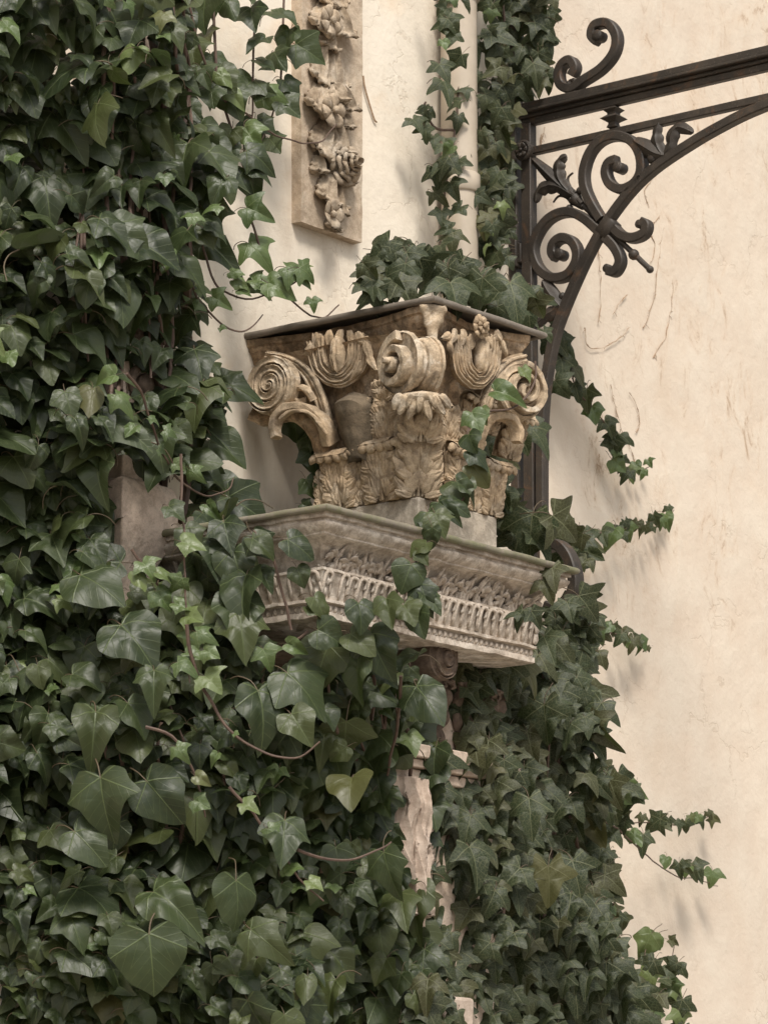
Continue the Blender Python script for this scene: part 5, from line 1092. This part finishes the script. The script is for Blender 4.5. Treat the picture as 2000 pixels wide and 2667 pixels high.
for q in ((1105, 285, 30, 0), (1085, 320, 52, 20), (1110, 345, 46, 10), (1130, 365, 44, 0), (1112, 305, 48, -10), (1290, 600, 90, 5), (1300, 560, 90, 0), (1270, 660, 70, 10), (1260, 500, 84, 0), (1230, 210, 60, 0)):
    PIPE.at(q[0], q[1], WALLD(q[0], q[1], 0.1), q[2], q[3], upk=0.2)
for l in ([(1190, -80), (1200, 150), (1185, 330), (1160, 500), (1155, 690)], [(1300, -80), (1320, 200), (1300, 400), (1290, 560), (1280, 700)], [(1180, 340), (1130, 330), (1105, 280), (1108, 265)]): PIPE.stem([atD(x, y, WALLD(x, y, 0.09)) for x, y in l], 0.0045, 0.003)
PIPE.finish()
TOP = Ivy('ivy_mound', 'cluster of star shaped ivy leaves piled on top of the capital', (0.25, 0.3, ZC), kind='star')
def tdep(px, py): # over the sheet, nearer towards its front edges
    return (onY(px, py, 0.16 + 0.02 * math.sin(px * 0.07)) - CAM).dot(FW)
fill(TOP, [(950, 680), (975, 655), (1060, 665), (1120, 700), (1200, 690), (1260, 740), (1330, 780), (1390, 770), (1395, 850), (1300, 810), (1210, 780), (1125, 755), (1040, 765), (960, 785)], (58, 104), 3, dfn=tdep, upk=0.3, spread=0.28, tipa=(0, 32), space=0.42, step=0.07)
for q in ((1340, 775, 0.06, 130, 5), (1250, 760, 0.04, 96, -10), (1185, 760, 0.04, 100, 0), (1020, 700, 0.25, 100, 10), (975, 690, 0.3, 60, -20), (985, 760, 0.2, 60, -20), (1170, 730, 0.1, 90, 10), (1400, 800, 0.05, 66, 20), (1425, 870, 0.05, 40, 30)):
    p = onY(q[0], q[1], q[2]); TOP.at(q[0], q[1], (p - CAM).dot(FW), q[3], q[4], upk=0.2)
TOP.finish()
# ---- shoot hanging beside the capital and over the cornice
HANG = Ivy('ivy_shoot', 'ivy shoot trailing down the right side of the capital and over the cornice', (0.3, -0.05, ZE), kind='big')
def HY(l, y): return [(a, b, (onY(a, b, y) - CAM).dot(FW)) for a, b in l]
tendril(HANG, HY([(1395, 940), (1392, 985), (1370, 1035), (1320, 1065), (1270, 1072), (1235, 1090), (1215, 1140), (1225, 1200), (1240, 1240), (1215, 1290), (1160, 1340)], -0.05), 0.003, 0.003, leaves=((0.3, 46, 20, -25, 20, 'young'), (2.6, 84, 70, -20, -30, 'young'), (4.4, 44, 20, 0, 0), (4.9, 70, 20, 0, 10, 'young'), (6, 60, 30, 10, 10, 'big'), (7, 66, 40, 20, -10, 'big'), (8, 78, 40, 10, -5, 'big'), (9, 76, 60, 0, -20, 'big'), (8.6, 80, 20, -30, 5, 'big'), (9.6, 70, 60, 10, 0, 'big'), (9.8, 80, 40, -10, -10, 'big'), (10, 90, 30, -30, 20, 'big'), (9.9, 60, -10, -50, 30, 'big')))
tendril(HANG, HY([(1160, 1340), (1120, 1390), (1095, 1430), (1080, 1480), (1085, 1530), (1100, 1570), (1060, 1600)], -0.16), 0.003, 0.003, leaves=((0.4, 70, 20, 0, 0, 'big'), (1.2, 60, 0, 10, 0, 'big'), (2.0, 60, -30, -5, -5, 'big'), (3.0, 84, -20, -20, 20, 'big'), (4.0, 86, 20, 20, 20, 'big'), (4.6, 80, 20, 30, 10, 'big'), (5.4, 70, 0, 10, 0, 'big'), (2.6, 50, 30, 15, -10, 'big')))
for q in ((770, 1110, 80, 10), (795, 1160, 90, 0), (820, 1200, 80, 10), (810, 1270, 60, 30), (845, 1185, 50, 20), (830, 1240, 60, 0), (800, 1320, 40, 60)):
    HANG.at(q[0], q[1], (onX(q[0], q[1], 0.02) - CAM).dot(FW) + 0.05, q[2], q[3], 'big', upk=0.15)
for q in ((1355, 1130, 100, 20), (1405, 1140, 90, 30), (1270, 1160, 90, 10), (1290, 1220, 100, 20), (1310, 1130, 90, 10), (1300, 1280, 90, 30), (1330, 1310, 80, 40), (1260, 1270, 70, 0), (1320, 1200, 80, 30)):
    HANG.at(q[0], q[1], (onY(q[0], q[1], 0.28) - CAM).dot(FW), q[2], q[3], 'star', upk=0.2)
runner(HANG, [(1445, 860), (1480, 940), (1507, 1025), (1555, 1073), (1603, 1157), (1615, 1218), (1652, 1230), (1694, 1212)], 0.12, 0.03, (28, 62), 0.34, 14, (10, 30))
for q in ((1470, 905, 76, 30), (1500, 960, 76, 20), (1465, 960, 70, 0), (1440, 830, 44, 30), (1460, 1010, 60, 40)): HANG.at(q[0], q[1], WALLD(q[0], q[1], 0.12), q[2], q[3], 'star', upk=0.2)
HANG.finish()
